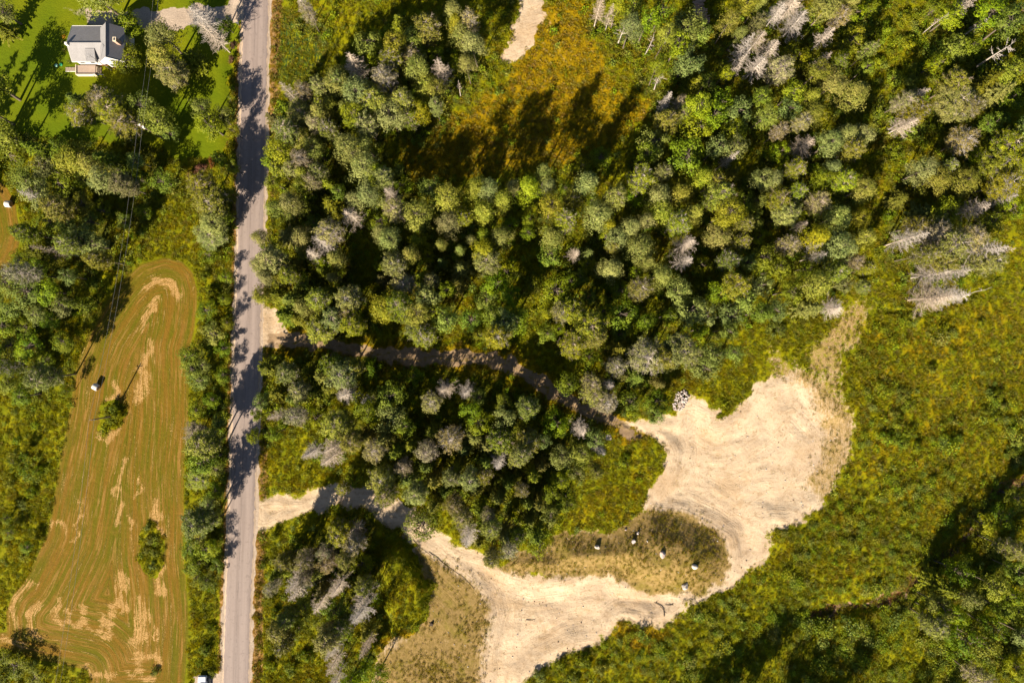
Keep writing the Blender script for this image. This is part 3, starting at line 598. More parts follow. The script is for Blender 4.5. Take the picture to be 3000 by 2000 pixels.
for ci, nm in names.items():
    q = quads[cls == ci]
    if not len(q): continue
    used, inv = np.unique(q.ravel(), return_inverse=True)
    me = mesh_np(nm, V[used], inv.reshape(-1, 4), GROUND_M, smooth=True, attrs={k: v[used] for k, v in flatM.items()})
    o = bpy.data.objects.new(nm, me); link(o); o['kind'] = 'structure'
# wide land around, out to the horizon
R = [(-140, -96), (140, -96), (140, 96), (-140, 96)]
B = 2600
vs = [(x, y, float(height(x, y)) * 0) for x, y in R] + [(-B, -B, -1), (B, -B, -1), (B, B, -1), (-B, B, -1)]
# an edge ring joins the grid's own border so that no crack shows
ring_in = np.concatenate([idx[0, :], idx[1:, -1], idx[-1, -2::-1], idx[-2:0:-1, 0]])
vin = V[ring_in]
vout = vin * np.array([20, 20, 0]) + np.array([0, 0, -1.0])
nr = len(vin)
fr = np.stack([np.arange(nr), nr + np.arange(nr), nr + (np.arange(nr) + 1) % nr, (np.arange(nr) + 1) % nr], -1)[:, ::-1]
zero = np.zeros(2 * nr)
at = {k: zero for k in flatM}; at['gold'] = zero + .15; at['fdist'] = zero - 50
o = bpy.data.objects.new('ground', mesh_np('ground', np.concatenate([vin, vout]), fr.copy(), GROUND_M, smooth=True, attrs=at)); link(o); o['kind'] = 'structure'

# ------------------------------------------------------------------ road
def road_material():
    t = NT('worn_asphalt')
    u = t.attr('across'); v = t.attr('along')
    cb = t.n('ShaderNodeCombineXYZ'); t.put(cb.inputs[0], t.math('MULTIPLY', u, 1.0)); t.put(cb.inputs[1], t.math('MULTIPLY', v, .03))
    lng = t.noise(1.3, 4, vec=cb.outputs[0], rough=.6)
    n1 = t.noise(.15, 4); n2 = t.noise(2.5, 4, rough=.7); n3 = t.noise(12, 2)
    c = t.mix(t.ss(lng, .3, .7), (.205, .158, .135), (.272, .213, .185))
    c = t.mix(t.math('MULTIPLY', t.ss(n1, .45, .7), .5), c, (.24, .19, .165))
    wheel = t.ss(t.math('ABSOLUTE', t.math('SUBTRACT', t.math('ABSOLUTE', u), 1.35)), .75, .1)
    c = t.mix(t.math('MULTIPLY', wheel, .5), c, (.29, .228, .195))
    c = t.mix(t.math('MULTIPLY', t.ss(t.noise(.9, 5, rough=.8), .54, .66), .5), c, (.15, .115, .10))
    # paving seam and wandering cracks
    wob = t.math('MULTIPLY_ADD', t.noise(.35, 3), .5, -.25)
    seam = t.ss(t.math('ABSOLUTE', t.math('ADD', u, t.math('ADD', wob, .12))), .07, .02)
    seam = t.math('MULTIPLY', seam, t.ss(t.noise(.5, 3), .42, .5))
    c = t.mix(t.math('MULTIPLY', seam, .6), c, (.10, .08, .075))
    wob2 = t.math('MULTIPLY_ADD', t.noise(.8, 4), 1.2, -.6)
    cr = t.ss(t.math('ABSOLUTE', t.math('ADD', t.math('ABSOLUTE', u), t.math('ADD', wob2, -2.1))), .06, .015)
    cr = t.math('MULTIPLY', cr, t.ss(t.noise(.25, 2), .5, .56))
    c = t.mix(t.math('MULTIPLY', cr, .45), c, (.12, .095, .085))
    edge = t.ss(t.math('ADD', t.math('ABSOLUTE', u), t.math('MULTIPLY_ADD', t.noise(.9, 4), .9, -.45)), 2.72, 2.95)
    c = t.mix(edge, c, (.42, .31, .22))
    c = t.hsv(c, .5, 1, t.math('MULTIPLY_ADD', n2, .22, .89))
    t.bsdf(c, .85, .3, n3, .25, .02)
    return t.m
rc = WP['ROAD_C']
ys = np.arange(-150, 140, 1.0)
xs = np.interp(ys, rc[::-1, 1], rc[::-1, 0])
xs = np.convolve(np.pad(xs, 8, mode='edge'), np.ones(17) / 17, 'valid')
dx = np.gradient(xs, ys)
nrm = np.stack([np.ones_like(dx), -dx], -1); nrm /= np.linalg.norm(nrm, axis=1)[:, None]
us = np.array([-3.25, -3.05, -2.2, -1.1, 0, 1.1, 2.2, 3.05, 3.25])
zs = np.array([-.12, .05, .075, .095, .10, .095, .075, .05, -.12])
RV = []; ra = []; rl = []
for i in range(len(ys)):
    for u, z in zip(us, zs):
        uu = u + (.10 * math.sin(i * 1.7) + .07 * math.sin(i * .53)) * (1 if abs(u) > 3 else 0)
        RV.append((xs[i] + nrm[i, 0] * uu, ys[i] + nrm[i, 1] * uu, z)); ra.append(uu); rl.append(ys[i])
k = len(us)
rf = np.array([[i * k + j, i * k + j + 1, (i + 1) * k + j + 1, (i + 1) * k + j] for i in range(len(ys) - 1) for j in range(k - 1)])
o = bpy.data.objects.new('road', mesh_np('road', RV, rf, road_material(), smooth=True, attrs={'across': ra, 'along': rl})); link(o); o['kind'] = 'structure'

# ------------------------------------------------------------------ foliage prototypes
BARK = simple('bark', (.13, .10, .075), .9, .35, 2.0, bump=.6)
BARK_PALE = simple('bark_pale', (.36, .31, .26), .85, .25, 2.0)
def dead_mat():
    t = NT('dead_wood')
    r = t.n('ShaderNodeObjectInfo').outputs['Random']
    v = t.attr('var')
    c = t.mix(v, (.26, .20, .145), (.54, .44, .34))
    c = t.hsv(c, .5, t.math('MULTIPLY_ADD', r, .5, .6), t.math('MULTIPLY_ADD', t.math('FRACT', t.math('MULTIPLY', r, 5.7)), .4, .8))
    t.bsdf(c, .9, .1); return t.m
DEAD = dead_mat()
M_PINE = leaf_mat('pine_needles', (.115, .138, .018), (.225, .226, .040), (.325, .310, .068), .18, .055)
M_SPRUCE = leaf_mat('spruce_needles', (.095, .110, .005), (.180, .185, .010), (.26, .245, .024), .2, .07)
M_BROAD = leaf_mat('bright_leaves', (.095, .140, .002), (.19, .225, .005), (.28, .285, .010), .33, .06)
M_POPLAR = leaf_mat('grey_green_leaves', (.090, .120, .010), (.165, .198, .022), (.250, .268, .040), .22, .045)
M_LIME = leaf_mat('lime_leaves', (.09, .125, .003), (.185, .210, .005), (.27, .275, .010), .33, .05)
M_RED = leaf_mat('reddish_leaves', (.08, .045, .02), (.16, .075, .03), (.22, .12, .05), .25, .04)
M_BROWN = leaf_mat('brown_needles', (.13, .120, .035), (.25, .215, .080), (.35, .295, .130), .15, .06)
M_DRY = leaf_mat('dry_grass', (.22, .145, .008), (.29, .190, .018), (.38, .26, .05), .35, .03, patch=(.22, .20, .008), spread=.3)
M_GRASS = leaf_mat('meadow_blades', (.130, .145, .003), (.220, .205, .005), (.29, .245, .010), .42, .03, patch=(.30, .225, .007), spread=.25)
M_WEED = leaf_mat('meadow_leaves', (.110, .140, .003), (.200, .215, .004), (.28, .27, .010), .38, .04, spread=.3)

def unit(n, g):
    v = g.normal(size=(n, 3)); return v / np.linalg.norm(v, axis=1)[:, None]

def quads_at(cen, size_a, size_b, g, up=0.0, out=None, face=None):
    """one small leaf-like quad per centre, random attitude (up tilts them towards the sky; out gives their long axis)"""
    n = len(cen)
    nrm_ = unit(n, g)
    if face is not None: nrm_ = face + nrm_ * .75
    else: nrm_[:, 2] = np.abs(nrm_[:, 2])
    nrm_[:, 2] += up
    nrm_ /= np.linalg.norm(nrm_, axis=1)[:, None]
    a = out + .5 * unit(n, g) if out is not None else unit(n, g)
    a -= nrm_ * (a * nrm_).sum(1)[:, None]; a /= np.linalg.norm(a, axis=1)[:, None] + 1e-9
    b = np.cross(nrm_, a)
    sa = (size_a * g.uniform(.6, 1.3, n))[:, None] / 2; sb = (size_b * g.uniform(.6, 1.3, n))[:, None] / 2
    V_ = np.stack([cen - a * sa, cen - b * sb, cen + a * sa, cen + b * sb], 1).reshape(-1, 3)   # diamond leaf
    F_ = np.arange(4 * n).reshape(n, 4)
    return V_, F_

def leaf_mesh(name, parts, mat):
    Vs, Fs, va = [], [], []; b = 0
    for V_, F_, v in parts:
        Vs.append(V_); Fs.append(F_ + b); b += len(V_); va.append(np.repeat(v, 4) if len(v) * 4 == len(V_) else v)
    return mesh_np(name, np.concatenate(Vs), np.concatenate(Fs), mat, attrs={'var': np.concatenate(va)})

def clumps(cen, rad, per, sa, sb, g, flat=.6, up=.2, gaps=0):
    """leaves gathered in clumps round the given centres"""
    n = len(cen)
    rr = np.repeat(rad, per); c = np.repeat(cen, per, 0)
    o_ = unit(n * per, g) * (g.uniform(.35, 1, n * per) ** .5)[:, None]
    pts = c + o_ * rr[:, None] * np.array([1, 1, flat])
    mid = cen.mean(0)
    big = c - mid; big /= np.linalg.norm(big, axis=1)[:, None] + 1e-6
    o2 = o_ / (np.linalg.norm(o_, axis=1)[:, None] + 1e-6)
    fc = o2 * .75 + big * .7
    V_, F_ = quads_at(pts, sa, sb, g, up * .5, face=fc)
    var = np.clip(np.repeat(g.uniform(0, 1, n), per) * .6 + g.uniform(0, .4, n * per), 0, 1)
    return V_, F_, var

def tube_np(segs, g=None, n=3):
    """segs: list of (p0, p1, r0, r1) -> open tubes as quads"""
    segs_a = np.array([(*p0, *p1, r0, r1) for p0, p1, r0, r1 in segs])
    p0, p1, r0, r1 = segs_a[:, :3], segs_a[:, 3:6], segs_a[:, 6], segs_a[:, 7]
    t_ = p1 - p0; t_ /= np.linalg.norm(t_, axis=1)[:, None] + 1e-9
    ref = np.where(np.abs(t_[:, 2:3]) > .9, np.array([[1., 0, 0]]), np.array([[0, 0, 1.]]))
    a = np.cross(t_, ref); a /= np.linalg.norm(a, axis=1)[:, None]
    b = np.cross(t_, a)
    Vr = []
    for p, r in ((p0, r0), (p1, r1)):
        for k_ in range(n):
            w = 2 * math.pi * k_ / n
            Vr.append(p + (a * math.cos(w) + b * math.sin(w)) * r[:, None])
    V_ = np.stack(Vr, 1).reshape(-1, 3)
    base = np.arange(len(segs_a))[:, None, None] * 2 * n
    fq = np.array([[k_, (k_ + 1) % n, n + (k_ + 1) % n, n + k_] for k_ in range(n)])[None]
    return V_, (base + fq).reshape(-1, 4)

def trunk_mesh(name, h, r, mat, bend, g, top=.15):
    k_ = 7; pts = []
    for i in range(k_ + 1):
        f = i / k_
        pts.append(np.array([bend * math.sin(f * 2.2), bend * .6 * math.sin(f * 3.1), h * f - .5 * (i == 0)]))
    segs = [(pts[i], pts[i + 1], r * (1 - (1 - top) * i / k_), r * (1 - (1 - top) * (i + 1) / k_)) for i in range(k_)]
    V_, F_ = tube_np(segs, n=6)
    return mesh_np(name, V_, F_, mat, smooth=True, attrs={'var': g.uniform(.4, .8, len(V_))}), pts

def limbs(origin_z, ends, g, r0=.06, trunk=None):
    segs = []
    for e in ends:
        z0 = max(.5, e[2] - .35 * math.hypot(e[0], e[1]) - g.uniform(.1, .5))
        p0 = np.array([0, 0, z0]); m_ = (p0 + e) / 2 + g.normal(size=3) * .12
        segs.append((p0, m_, r0, r0 * .6)); segs.append((m_, e, r0 * .6, .012))
    return segs

PROTO = {}      # kind -> list of (parts {name: mesh}, R0, H0)
def proto_pine(seed):
    g = np.random.default_rng(seed)
    H0, R0 = 15., 3.
    n = int(g.integers(62, 88)); base_ = g.uniform(6.2, 9.0); pw = g.uniform(.28, .75)
    zc = base_ + (14.7 - base_) * g.uniform(0, 1, n) ** .85
    prof = R0 * np.clip((15.2 - zc) / (15.2 - base_), .02, 1) ** pw * np.clip((zc - base_ + .9) / 1.6, .3, 1)
    lobes = g.uniform(.7, 1.15, n)
    ang = g.uniform(0, 2 * math.pi, n); rr = prof * np.sqrt(g.uniform(.15, 1, n)) * lobes * 1.08
    ends = np.stack([rr * np.cos(ang), rr * np.sin(ang), zc], -1)
    V_, F_, va = clumps(ends, g.uniform(.6, 1.15, n), 46, .38, .14, g, .55, .3)
    segs = limbs(0, ends[::2], g, .05)
    tm, _ = trunk_mesh('trunk', H0 * .97, .2, BARK, .25, g)
    bV, bF = tube_np(segs)
    return {'trunk': tm, 'crown': leaf_mesh('crown', [(V_, F_, va)], M_PINE), 'limbs': mesh_np('limbs', bV, bF, BARK, attrs={'var': np.full(len(bV), .5)})}, R0, H0

def conifer_branches(g, H0, R0, z0, nb, shape=1.0):
    out = []
    for i in range(nb):
        f = (i + g.uniform(0, .8)) / nb
        z = z0 + (H0 - z0) * f
        L = R0 * ((1 - f) ** .75 * shape + .10) * g.uniform(.5, 1.15)
        a = i * 2.39996 + g.uniform(-.3, .3)
        out.append((z, L, a))
    return out

def proto_spruce(seed):
    g = np.random.default_rng(seed); H0, R0 = 13., 2.6
    cs, od = [], []; segs = []
    for z, L, a in conifer_branches(g, H0, R0, 2.2, 95):
        dirv = np.array([math.cos(a), math.sin(a), -.18])
        m_ = max(6, int(L * 16))
        t_ = g.uniform(.22, 1, m_)
        side = np.array([-dirv[1], dirv[0], 0])
        p = np.array([0, 0, z]) + dirv * (L * t_)[:, None] + side * (g.normal(size=m_) * .25 * (1.15 - t_) * L * .5)[:, None] + np.array([0, 0, 1]) * (g.normal(size=m_) * .07)[:, None]
        cs.append(p); od.append(np.repeat(dirv[None], m_, 0) + side * g.uniform(-.7, .7, m_)[:, None])
        segs.append((np.array([0, 0, z]), np.array([0, 0, z]) + dirv * L, .03, .008))
    cs = np.concatenate(cs); od = np.concatenate(od)
    fc = np.column_stack([cs[:, 0], cs[:, 1], np.full(len(cs), .8 * R0 * .5)]); fc /= np.linalg.norm(fc, axis=1)[:, None]
    V_, F_ = quads_at(cs, .55, .24, g, .25, od, face=fc)
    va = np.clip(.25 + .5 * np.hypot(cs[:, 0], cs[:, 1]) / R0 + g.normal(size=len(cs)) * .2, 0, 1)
    tm, _ = trunk_mesh('trunk', H0, .17, BARK, .1, g)
    bV, bF = tube_np(segs)
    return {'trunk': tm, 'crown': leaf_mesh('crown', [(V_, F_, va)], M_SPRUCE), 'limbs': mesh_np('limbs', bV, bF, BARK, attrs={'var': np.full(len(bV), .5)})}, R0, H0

def dead_branches(g, H0, R0, z0, nb, droop, fine, round_=False):
    segs = []
    for z, L, a in conifer_branches(g, H0, R0, z0, nb):
        if round_: L = R0 * math.sqrt(max(.05, 1 - ((z - (z0 + H0) / 2) / ((H0 - z0) / 2 + .3)) ** 2)) * g.uniform(.7, 1.1)
        up = g.uniform(-.25, .25) + droop
        d_ = np.array([math.cos(a), math.sin(a), up])
        p0 = np.array([0, 0, z]); m_ = p0 + d_ * L * .55; e = m_ + (d_ + np.array([0, 0, .25]) + g.normal(size=3) * .12) * L * .45
        segs.append((p0, m_, .058, .038)); segs.append((m_, e, .038, .012))
        k_ = int(fine * L) + 2
        for j in range(k_):
            t_ = g.uniform(.2, 1); q = p0 + (m_ - p0) * (t_ / .55) if t_ < .55 else m_ + (e - m_) * ((t_ - .55) / .45)
            sd = np.array([-d_[1], d_[0], 0]) * g.choice([-1, 1]); dd = d_ * g.uniform(.5, 1) + sd * g.uniform(.4, 1.1) + np.array([0, 0, g.uniform(-.3, .45)])
            l2 = g.uniform(.3, .8) * (1.1 - .5 * t_) * min(1, L / 1.6)
            e2 = q + dd * l2
            segs.append((q, e2, .017, .007))
            if g.uniform() < .6: segs.append((q + dd * l2 * .5, q + dd * l2 * .5 + (dd * .5 + g.normal(size=3) * .4) * l2 * .7, .011, .006))
    return segs

def proto_dead(seed):
    g = np.random.default_rng(seed); H0, R0 = 15., 2.6
    segs = dead_branches(g, H0, R0, g.uniform(3.5, 6.5), int(g.integers(78, 115)), .05, 8)
    tm, _ = trunk_mesh('trunk', H0, .17, DEAD, .12, g, .1)
    V_, F_ = tube_np(segs)
    return {'trunk': tm, 'bare_branches': mesh_np('bare_branches', V_, F_, DEAD, attrs={'var': np.repeat(g.uniform(.3, 1, len(segs)), 6)})}, R0, H0

def proto_dying(seed):
    g = np.random.default_rng(seed); H0, R0 = 14.5, 2.8
    segs = dead_branches(g, H0, R0, 5.5, 80, .12, 9, round_=True)
    tm, _ = trunk_mesh('trunk', H0 * .98, .18, BARK, .15, g)
    V_, F_ = tube_np(segs)
    ends = np.array([s_[1] for s_ in segs[1::3]])
    ends = ends[g.uniform(size=len(ends)) < [.25, .65, .4, .8][seed % 4]]
    mat = [M_BROWN, M_PINE, M_SPRUCE, M_PINE][seed % 4]
    cV, cF, va = clumps(ends, g.uniform(.25, .55, len(ends)), 16, .36, .14, g, .6, .3)
    tw = ends[g.integers(0, len(ends), 500)] + g.normal(size=(500, 3)) * .35
    tV, tF = quads_at(tw, .5, .05, g, .2)
    return {'trunk': tm, 'bare_branches': mesh_np('bare_branches', V_, F_, DEAD, attrs={'var': np.repeat(g.uniform(0, .8, len(segs)), 6)}),
            'crown': leaf_mesh('crown', [(cV, cF, va), (tV, tF, g.uniform(.4, 1, 500))], mat)}, R0, H0

def proto_broad(seed, mat, H0=9., R0=3., z0=.2, nl=34, per=62, leaf=.30, flat=.7, bark=None):
    g = np.random.default_rng(seed)
    zc = H0 * (z0 + 1) / 2; hz = H0 * (1 - z0) / 2
    u_ = unit(nl, g); u_[:, 2] = u_[:, 2] * .9 + .12
    rr = g.uniform(.45, .86, nl)[:, None]
    cen = u_ * rr * np.array([R0, R0, hz]) + np.array([0, 0, zc])
    lob = g.uniform(.55, 1.05, nl) * R0 / 3
    V_, F_, va = clumps(cen, lob, per, leaf, leaf * .7, g, flat, .55)
    segs = limbs(0, cen, g, .07 * R0 / 3)
    tm, _ = trunk_mesh('trunk', H0 * .8, .17 * H0 / 9, bark or BARK, .3, g)
    bV, bF = tube_np(segs)
    return {'trunk': tm, 'crown': leaf_mesh('crown', [(V_, F_, va)], mat), 'limbs': mesh_np('limbs', bV, bF, bark or BARK, attrs={'var': np.full(len(bV), .5)})}, R0, H0

def proto_shrub(seed, mat):
    g = np.random.default_rng(seed); H0, R0 = 2.5, 2.
    nl = 26
    u_ = unit(nl, g); u_[:, 2] = np.abs(u_[:, 2])
    cen = u_ * g.uniform(.4, .85, nl)[:, None] * np.array([R0, R0, H0 * .85]) + np.array([0, 0, .2])
    V_, F_, va = clumps(cen, g.uniform(.3, .6, nl), 46, .22, .15, g, .8, .4)
    segs = [(np.array([0, 0, -.2]), c_, .035, .012) for c_ in cen]
    bV, bF = tube_np(segs)
    return {'stems': mesh_np('stems', bV, bF, BARK, attrs={'var': np.full(len(bV), .5)}), 'foliage': leaf_mesh('foliage', [(V_, F_, va)], mat)}, R0, H0

def proto_snag(seed):
    g = np.random.default_rng(seed); H0, R0 = 11., 1.4
    segs = []
    for i in range(22):
        z = g.uniform(5, 10.8); a = g.uniform(0, 6.28); L = g.uniform(.5, 1.6)
        e = np.array([math.cos(a) * L, math.sin(a) * L, z + L * g.uniform(.2, .9)])
        segs.append((np.array([0, 0, z]), e, .05, .015))
        for j in range(3):
            e2 = e * .5 + np.array([0, 0, z]) * .5 + np.array([math.cos(a + g.uniform(-1, 1)), math.sin(a + g.uniform(-1, 1)), .5]) * L * .4 * np.array([1, 1, 1]) - np.array([0, 0, 0])
            segs.append(((e + np.array([0, 0, z])) / 2, e2, .025, .01))
    tm, _ = trunk_mesh('trunk', H0, .17, BARK_PALE, .25, g, .25)
    V_, F_ = tube_np(segs)
    return {'trunk': tm, 'bare_branches': mesh_np('bare_branches', V_, F_, DEAD, attrs={'var': np.repeat(g.uniform(.5, 1, len(segs)), 6)})}, R0, H0

PROTO['p'] = [proto_pine(100 + i) for i in range(6)]
PROTO['o'] = [proto_spruce(200 + i) for i in range(5)]
PROTO['g'] = [proto_dying(300 + i) for i in range(8)]
PROTO['d'] = [proto_dead(400 + i) for i in range(5)]
PROTO['b'] = [proto_broad(500 + i, M_BROAD) for i in range(5)]
PROTO['a'] = [proto_broad(600 + i, M_POPLAR, H0=13., R0=3.3, z0=.42, nl=44, per=56, leaf=.33, flat=.6) for i in range(6)]
PROTO['c'] = [proto_broad(850 + i, M_SPRUCE, H0=6.5, R0=2.8, z0=.08, nl=75, per=60, leaf=.24, flat=.8) for i in range(2)]
PROTO['s'] = [proto_shrub(700 + i, M_LIME) for i in range(4)]
PROTO['r'] = [proto_shrub(750 + i, M_RED) for i in range(2)]
PROTO['t'] = [proto_snag(800 + i) for i in range(3)]

# ------------------------------------------------------------------ trees as things, each with a label of its own
KN = {'c': ('round_cedar', 'tree', '', 'dense round trees at the house'), 'p': ('pine_tree', 'tree', 'grey-green pine', 'pines'), 'o': ('spruce_tree', 'tree', 'olive conical spruce', 'spruces'), 'g': ('dying_conifer', 'tree', 'half-bare brownish-grey conifer', 'half-bare dying conifers'),
      'd': ('dead_conifer', 'tree', 'bare pale dead conifer', 'dead bare conifers'), 'b': ('broadleaf_tree', 'tree', 'bright green broadleaf tree', 'bright green broadleaf trees'),
      'a': ('poplar_tree', 'tree', 'dull green broadleaf tree', 'dull green broadleaf trees'), 's': ('green_shrub', 'shrub', 'low lime-green shrub', 'lime-green shrubs'), 'r': ('reddish_shrub', 'shrub', 'low reddish-brown shrub', 'reddish shrubs'),
      't': ('tree_snag', 'tree', 'thin pale tree snag', 'thin pale snags')}
ryy = rc[::-1, 1]; rxx = rc[::-1, 0]
tky = WP['TRACK']

def size_word(k, r):
    big = {'c': 9, 'p': 3.0, 'o': 2.7, 'g': 2.8, 'd': 2.8, 'b': 2.8, 'a': 3.3, 's': 2.0, 'r': 1.7, 't': 1.3}[k]
    if k == 'c': return ''
    return 'large ' if r > big else ('small ' if r < big * .68 else '')
NEIGH = {'c': 'dense round tree', 'p': 'grey-green pine', 'o': 'olive spruce', 'g': 'half-bare conifer', 'd': 'dead conifer', 'b': 'bright broadleaf', 'a': 'dull green broadleaf', 's': 'lime shrub', 'r': 'reddish shrub', 't': 'pale snag'}
LOOK = {'c': 'dense round yellow-green tree', 'p': 'grey-green pine', 'o': 'olive spruce', 'g': 'half-bare brownish-grey conifer', 'd': 'bare pale dead conifer', 'b': 'bright green broadleaf', 'a': 'dull green broadleaf', 's': 'lime-green shrub', 'r': 'reddish shrub', 't': 'thin pale snag'}
def region(ox, oy):
    if ox < 735:
        if ox > 515 and oy > 600: return 'in hedgerow between field and road'
        if ox > 640: return 'along the upper left roadside'
        if oy < 250: return 'beside the house' if ox > 120 else 'at the far top left'
        if oy < 425: return 'on the lawn below the house'
        if oy < 720: return 'in wood below the lawn'
        if oy < 1310: return 'in wood left of the field' if ox < 280 else 'in the hay field'
        if oy < 1860: return 'in rough left of the field' if ox < 300 else 'in the hay field'
        return "at the field's bottom corner"
    if oy < 330 and ox > 1200 and ox < 1600: return 'left of the upper sand'
    if ox < 1200 and oy < 330: return 'in the upper roadside wood'
    if ox < 1200 and oy < 600: return 'in wood left of golden clearing'
    if oy < 430 and ox < 2120: return 'right of the golden clearing'
    if oy < 330 and ox < 2560: return 'in wood right of log pile'
    if oy < 700 and 2120 <= ox < 2560: return 'in wood left of grassy gap'
    if ox >= 2560 and oy < 470: return 'in the upper right wood'
    if ox >= 2560 and oy < 960: return 'in stand above right meadow'
    if ox < 1180 and oy < 1015: return "in roadside wood above track"
    if oy < 720: return 'just below the golden clearing' if ox < 1700 else 'in the central pine wood'
    if ox < 1700 and oy < 1090: return "above the dirt track's bend"
    if oy < 1240 and ox < 2560: return 'in wood above the stone pile'
    if ox < 1200 and oy < 1480: return 'between dirt track and lane'
    if ox < 1160: return 'in grove below the lane'
    if ox < 1960 and oy < 1720: return "below the dirt track's bend"
    if ox > 2440 and oy < 1500: return 'in meadow right of sand'
    return 'in thicket below the sand' if ox < 2600 else 'beyond the stream'
ORD = 'leftmost second third fourth fifth sixth seventh eighth ninth tenth eleventh twelfth thirteenth fourteenth fifteenth sixteenth seventeenth eighteenth nineteenth twentieth'.split()
ORD += ['twenty-' + w for w in 'first second third fourth fifth sixth seventh eighth ninth'.split()] + ['thirtieth'] + ['thirty-' + w for w in 'first second third fourth fifth sixth seventh eighth ninth'.split()] + ['fortieth'] + ['forty-' + w for w in 'first second third fourth fifth sixth seventh eighth ninth'.split()]
def make_labels():
    n = len(trees); q = []
    for x, y, r, h, k in trees:
        kk = CAM_H / (CAM_H - h * KIND_C[k]); q.append((x * kk / S + 1500, 1000 - y * kk / S))
    q = np.array(q); reg = [region(*p_) for p_ in q]
    facts = []
    for i in range(n):
        d_ = np.hypot(q[:, 0] - q[i, 0], q[:, 1] - q[i, 1]); d_[i] = 1e9
        fs = []
        for j in np.argsort(d_)[:5]:
            if d_[j] > 95: break
            a_ = math.degrees(math.atan2(q[i, 1] - q[j, 1], q[i, 0] - q[j, 0]))   # where i stands seen from j
            dr = 'right of' if -35 < a_ < 35 else 'below' if 35 <= a_ < 145 else 'above' if -145 < a_ <= -35 else 'left of'
            f = (dr, trees[j][4])
            if f not in fs: fs.append(f)
        facts.append(fs)
    out = []
    for i in range(n):
        k = trees[i][4]; sz = size_word(k, trees[i][2])
        peers = [j for j in range(n) if j != i and trees[j][4] == k and reg[j] == reg[i] and size_word(k, trees[j][2]) == sz]
        lab = None
        if not peers: lab = f'{sz}{LOOK[k]} {reg[i]}'
        if not lab:
            for f in facts[i]:
                if not any(f in facts[j] for j in peers): lab = f'{sz}{LOOK[k]} {f[0]} {NEIGH[f[1]]}, {reg[i]}'; break
        if not lab:
            L_ = facts[i][:3]
            for a_ in range(len(L_)):
                for b_ in range(a_ + 1, len(L_)):
                    if lab or L_[a_][0] == L_[b_][0]: continue
                    if not any(L_[a_] in facts[j] and L_[b_] in facts[j] for j in peers):
                        t_ = f'{sz}{LOOK[k]} {L_[a_][0]} {NEIGH[L_[a_][1]]} and {L_[b_][0]} {NEIGH[L_[b_][1]]}, {reg[i]}'
                        if len(t_.replace('-', ' ').split()) <= 16: lab = t_
        if not lab:
            rank = sum((q[j, 0], j) < (q[i, 0], i) for j in peers)
            lab = f'{sz}{LOOK[k]}, {ORD[min(rank, len(ORD) - 1)]} from the left {reg[i]}' if rank else f'{sz}{LOOK[k]}, leftmost of its kind {reg[i]}'
        if lab in out: lab = f'{sz}{LOOK[k]}, {ORD[min(sum((q[j, 0], j) < (q[i, 0], i) for j in peers), len(ORD) - 1)]} of those {reg[i]}'
        out.append(lab)
    return out
LABELS = make_labels()
tree_objs = []
def base_z(x, y): return float(height(np.array([x]), np.array([y]))[0])
hz_all = height(TX, TY)
for i, (x, y, r, h, k) in enumerate(trees):
    parts, R0, H0 = random.choice(PROTO[k])
    nm, cat, _, grp = KN[k]
    rt = empty(nm, (x, y, float(hz_all[i]) - .05), LABELS[i], cat, grp, rz=random.uniform(0, 6.28))
    rt.rotation_euler[0] = random.gauss(0, .02); rt.rotation_euler[1] = random.gauss(0, .02)
    rt.scale = (r / R0, r / R0, h / H0)
    for pn, me in parts.items():
        c_ = bpy.data.objects.new(pn, me); COL.objects.link(c_); c_.parent = rt
        if pn in ('limbs', 'bare_branches'): c_['kind'] = 'stuff'

# ------------------------------------------------------------------ ground cover nobody could count
def tuft(name, mat, n, h, spread, w, seed, leafy=False):
    g = np.random.default_rng(seed)
    if leafy:
        cen = unit(n, g) * g.uniform(.3, 1, n)[:, None] * np.array([spread, spread, h]); cen[:, 2] = np.abs(cen[:, 2]) + .05
        V_, F_ = quads_at(cen, w, w * .7, g, .4)
    else:
        a = g.uniform(0, 6.28, n); rr = spread * np.sqrt(g.uniform(0, 1, n)) * .6
        b0 = np.stack([rr * np.cos(a), rr * np.sin(a), np.full(n, -.05)], -1)
        ln = g.uniform(.2, .7, n)[:, None]
        a2 = a + g.normal(size=n) * .6
        tp = b0 + np.stack([np.cos(a2) * ln[:, 0] * h, np.sin(a2) * ln[:, 0] * h, h * g.uniform(.6, 1.1, n)], -1)
        sd = np.stack([-np.sin(a2), np.cos(a2), np.zeros(n)], -1) * w / 2
        md = (b0 + tp) / 2 + np.array([0, 0, h * .12])
        V_ = np.stack([b0, md - sd, tp, md + sd], 1).reshape(-1, 3); F_ = np.arange(4 * n).reshape(n, 4)
    me = mesh_np(name, V_, F_, mat, attrs={'var': np.repeat(g.uniform(0, 1, n), 4)})
    return bpy.data.objects.new(name, me)

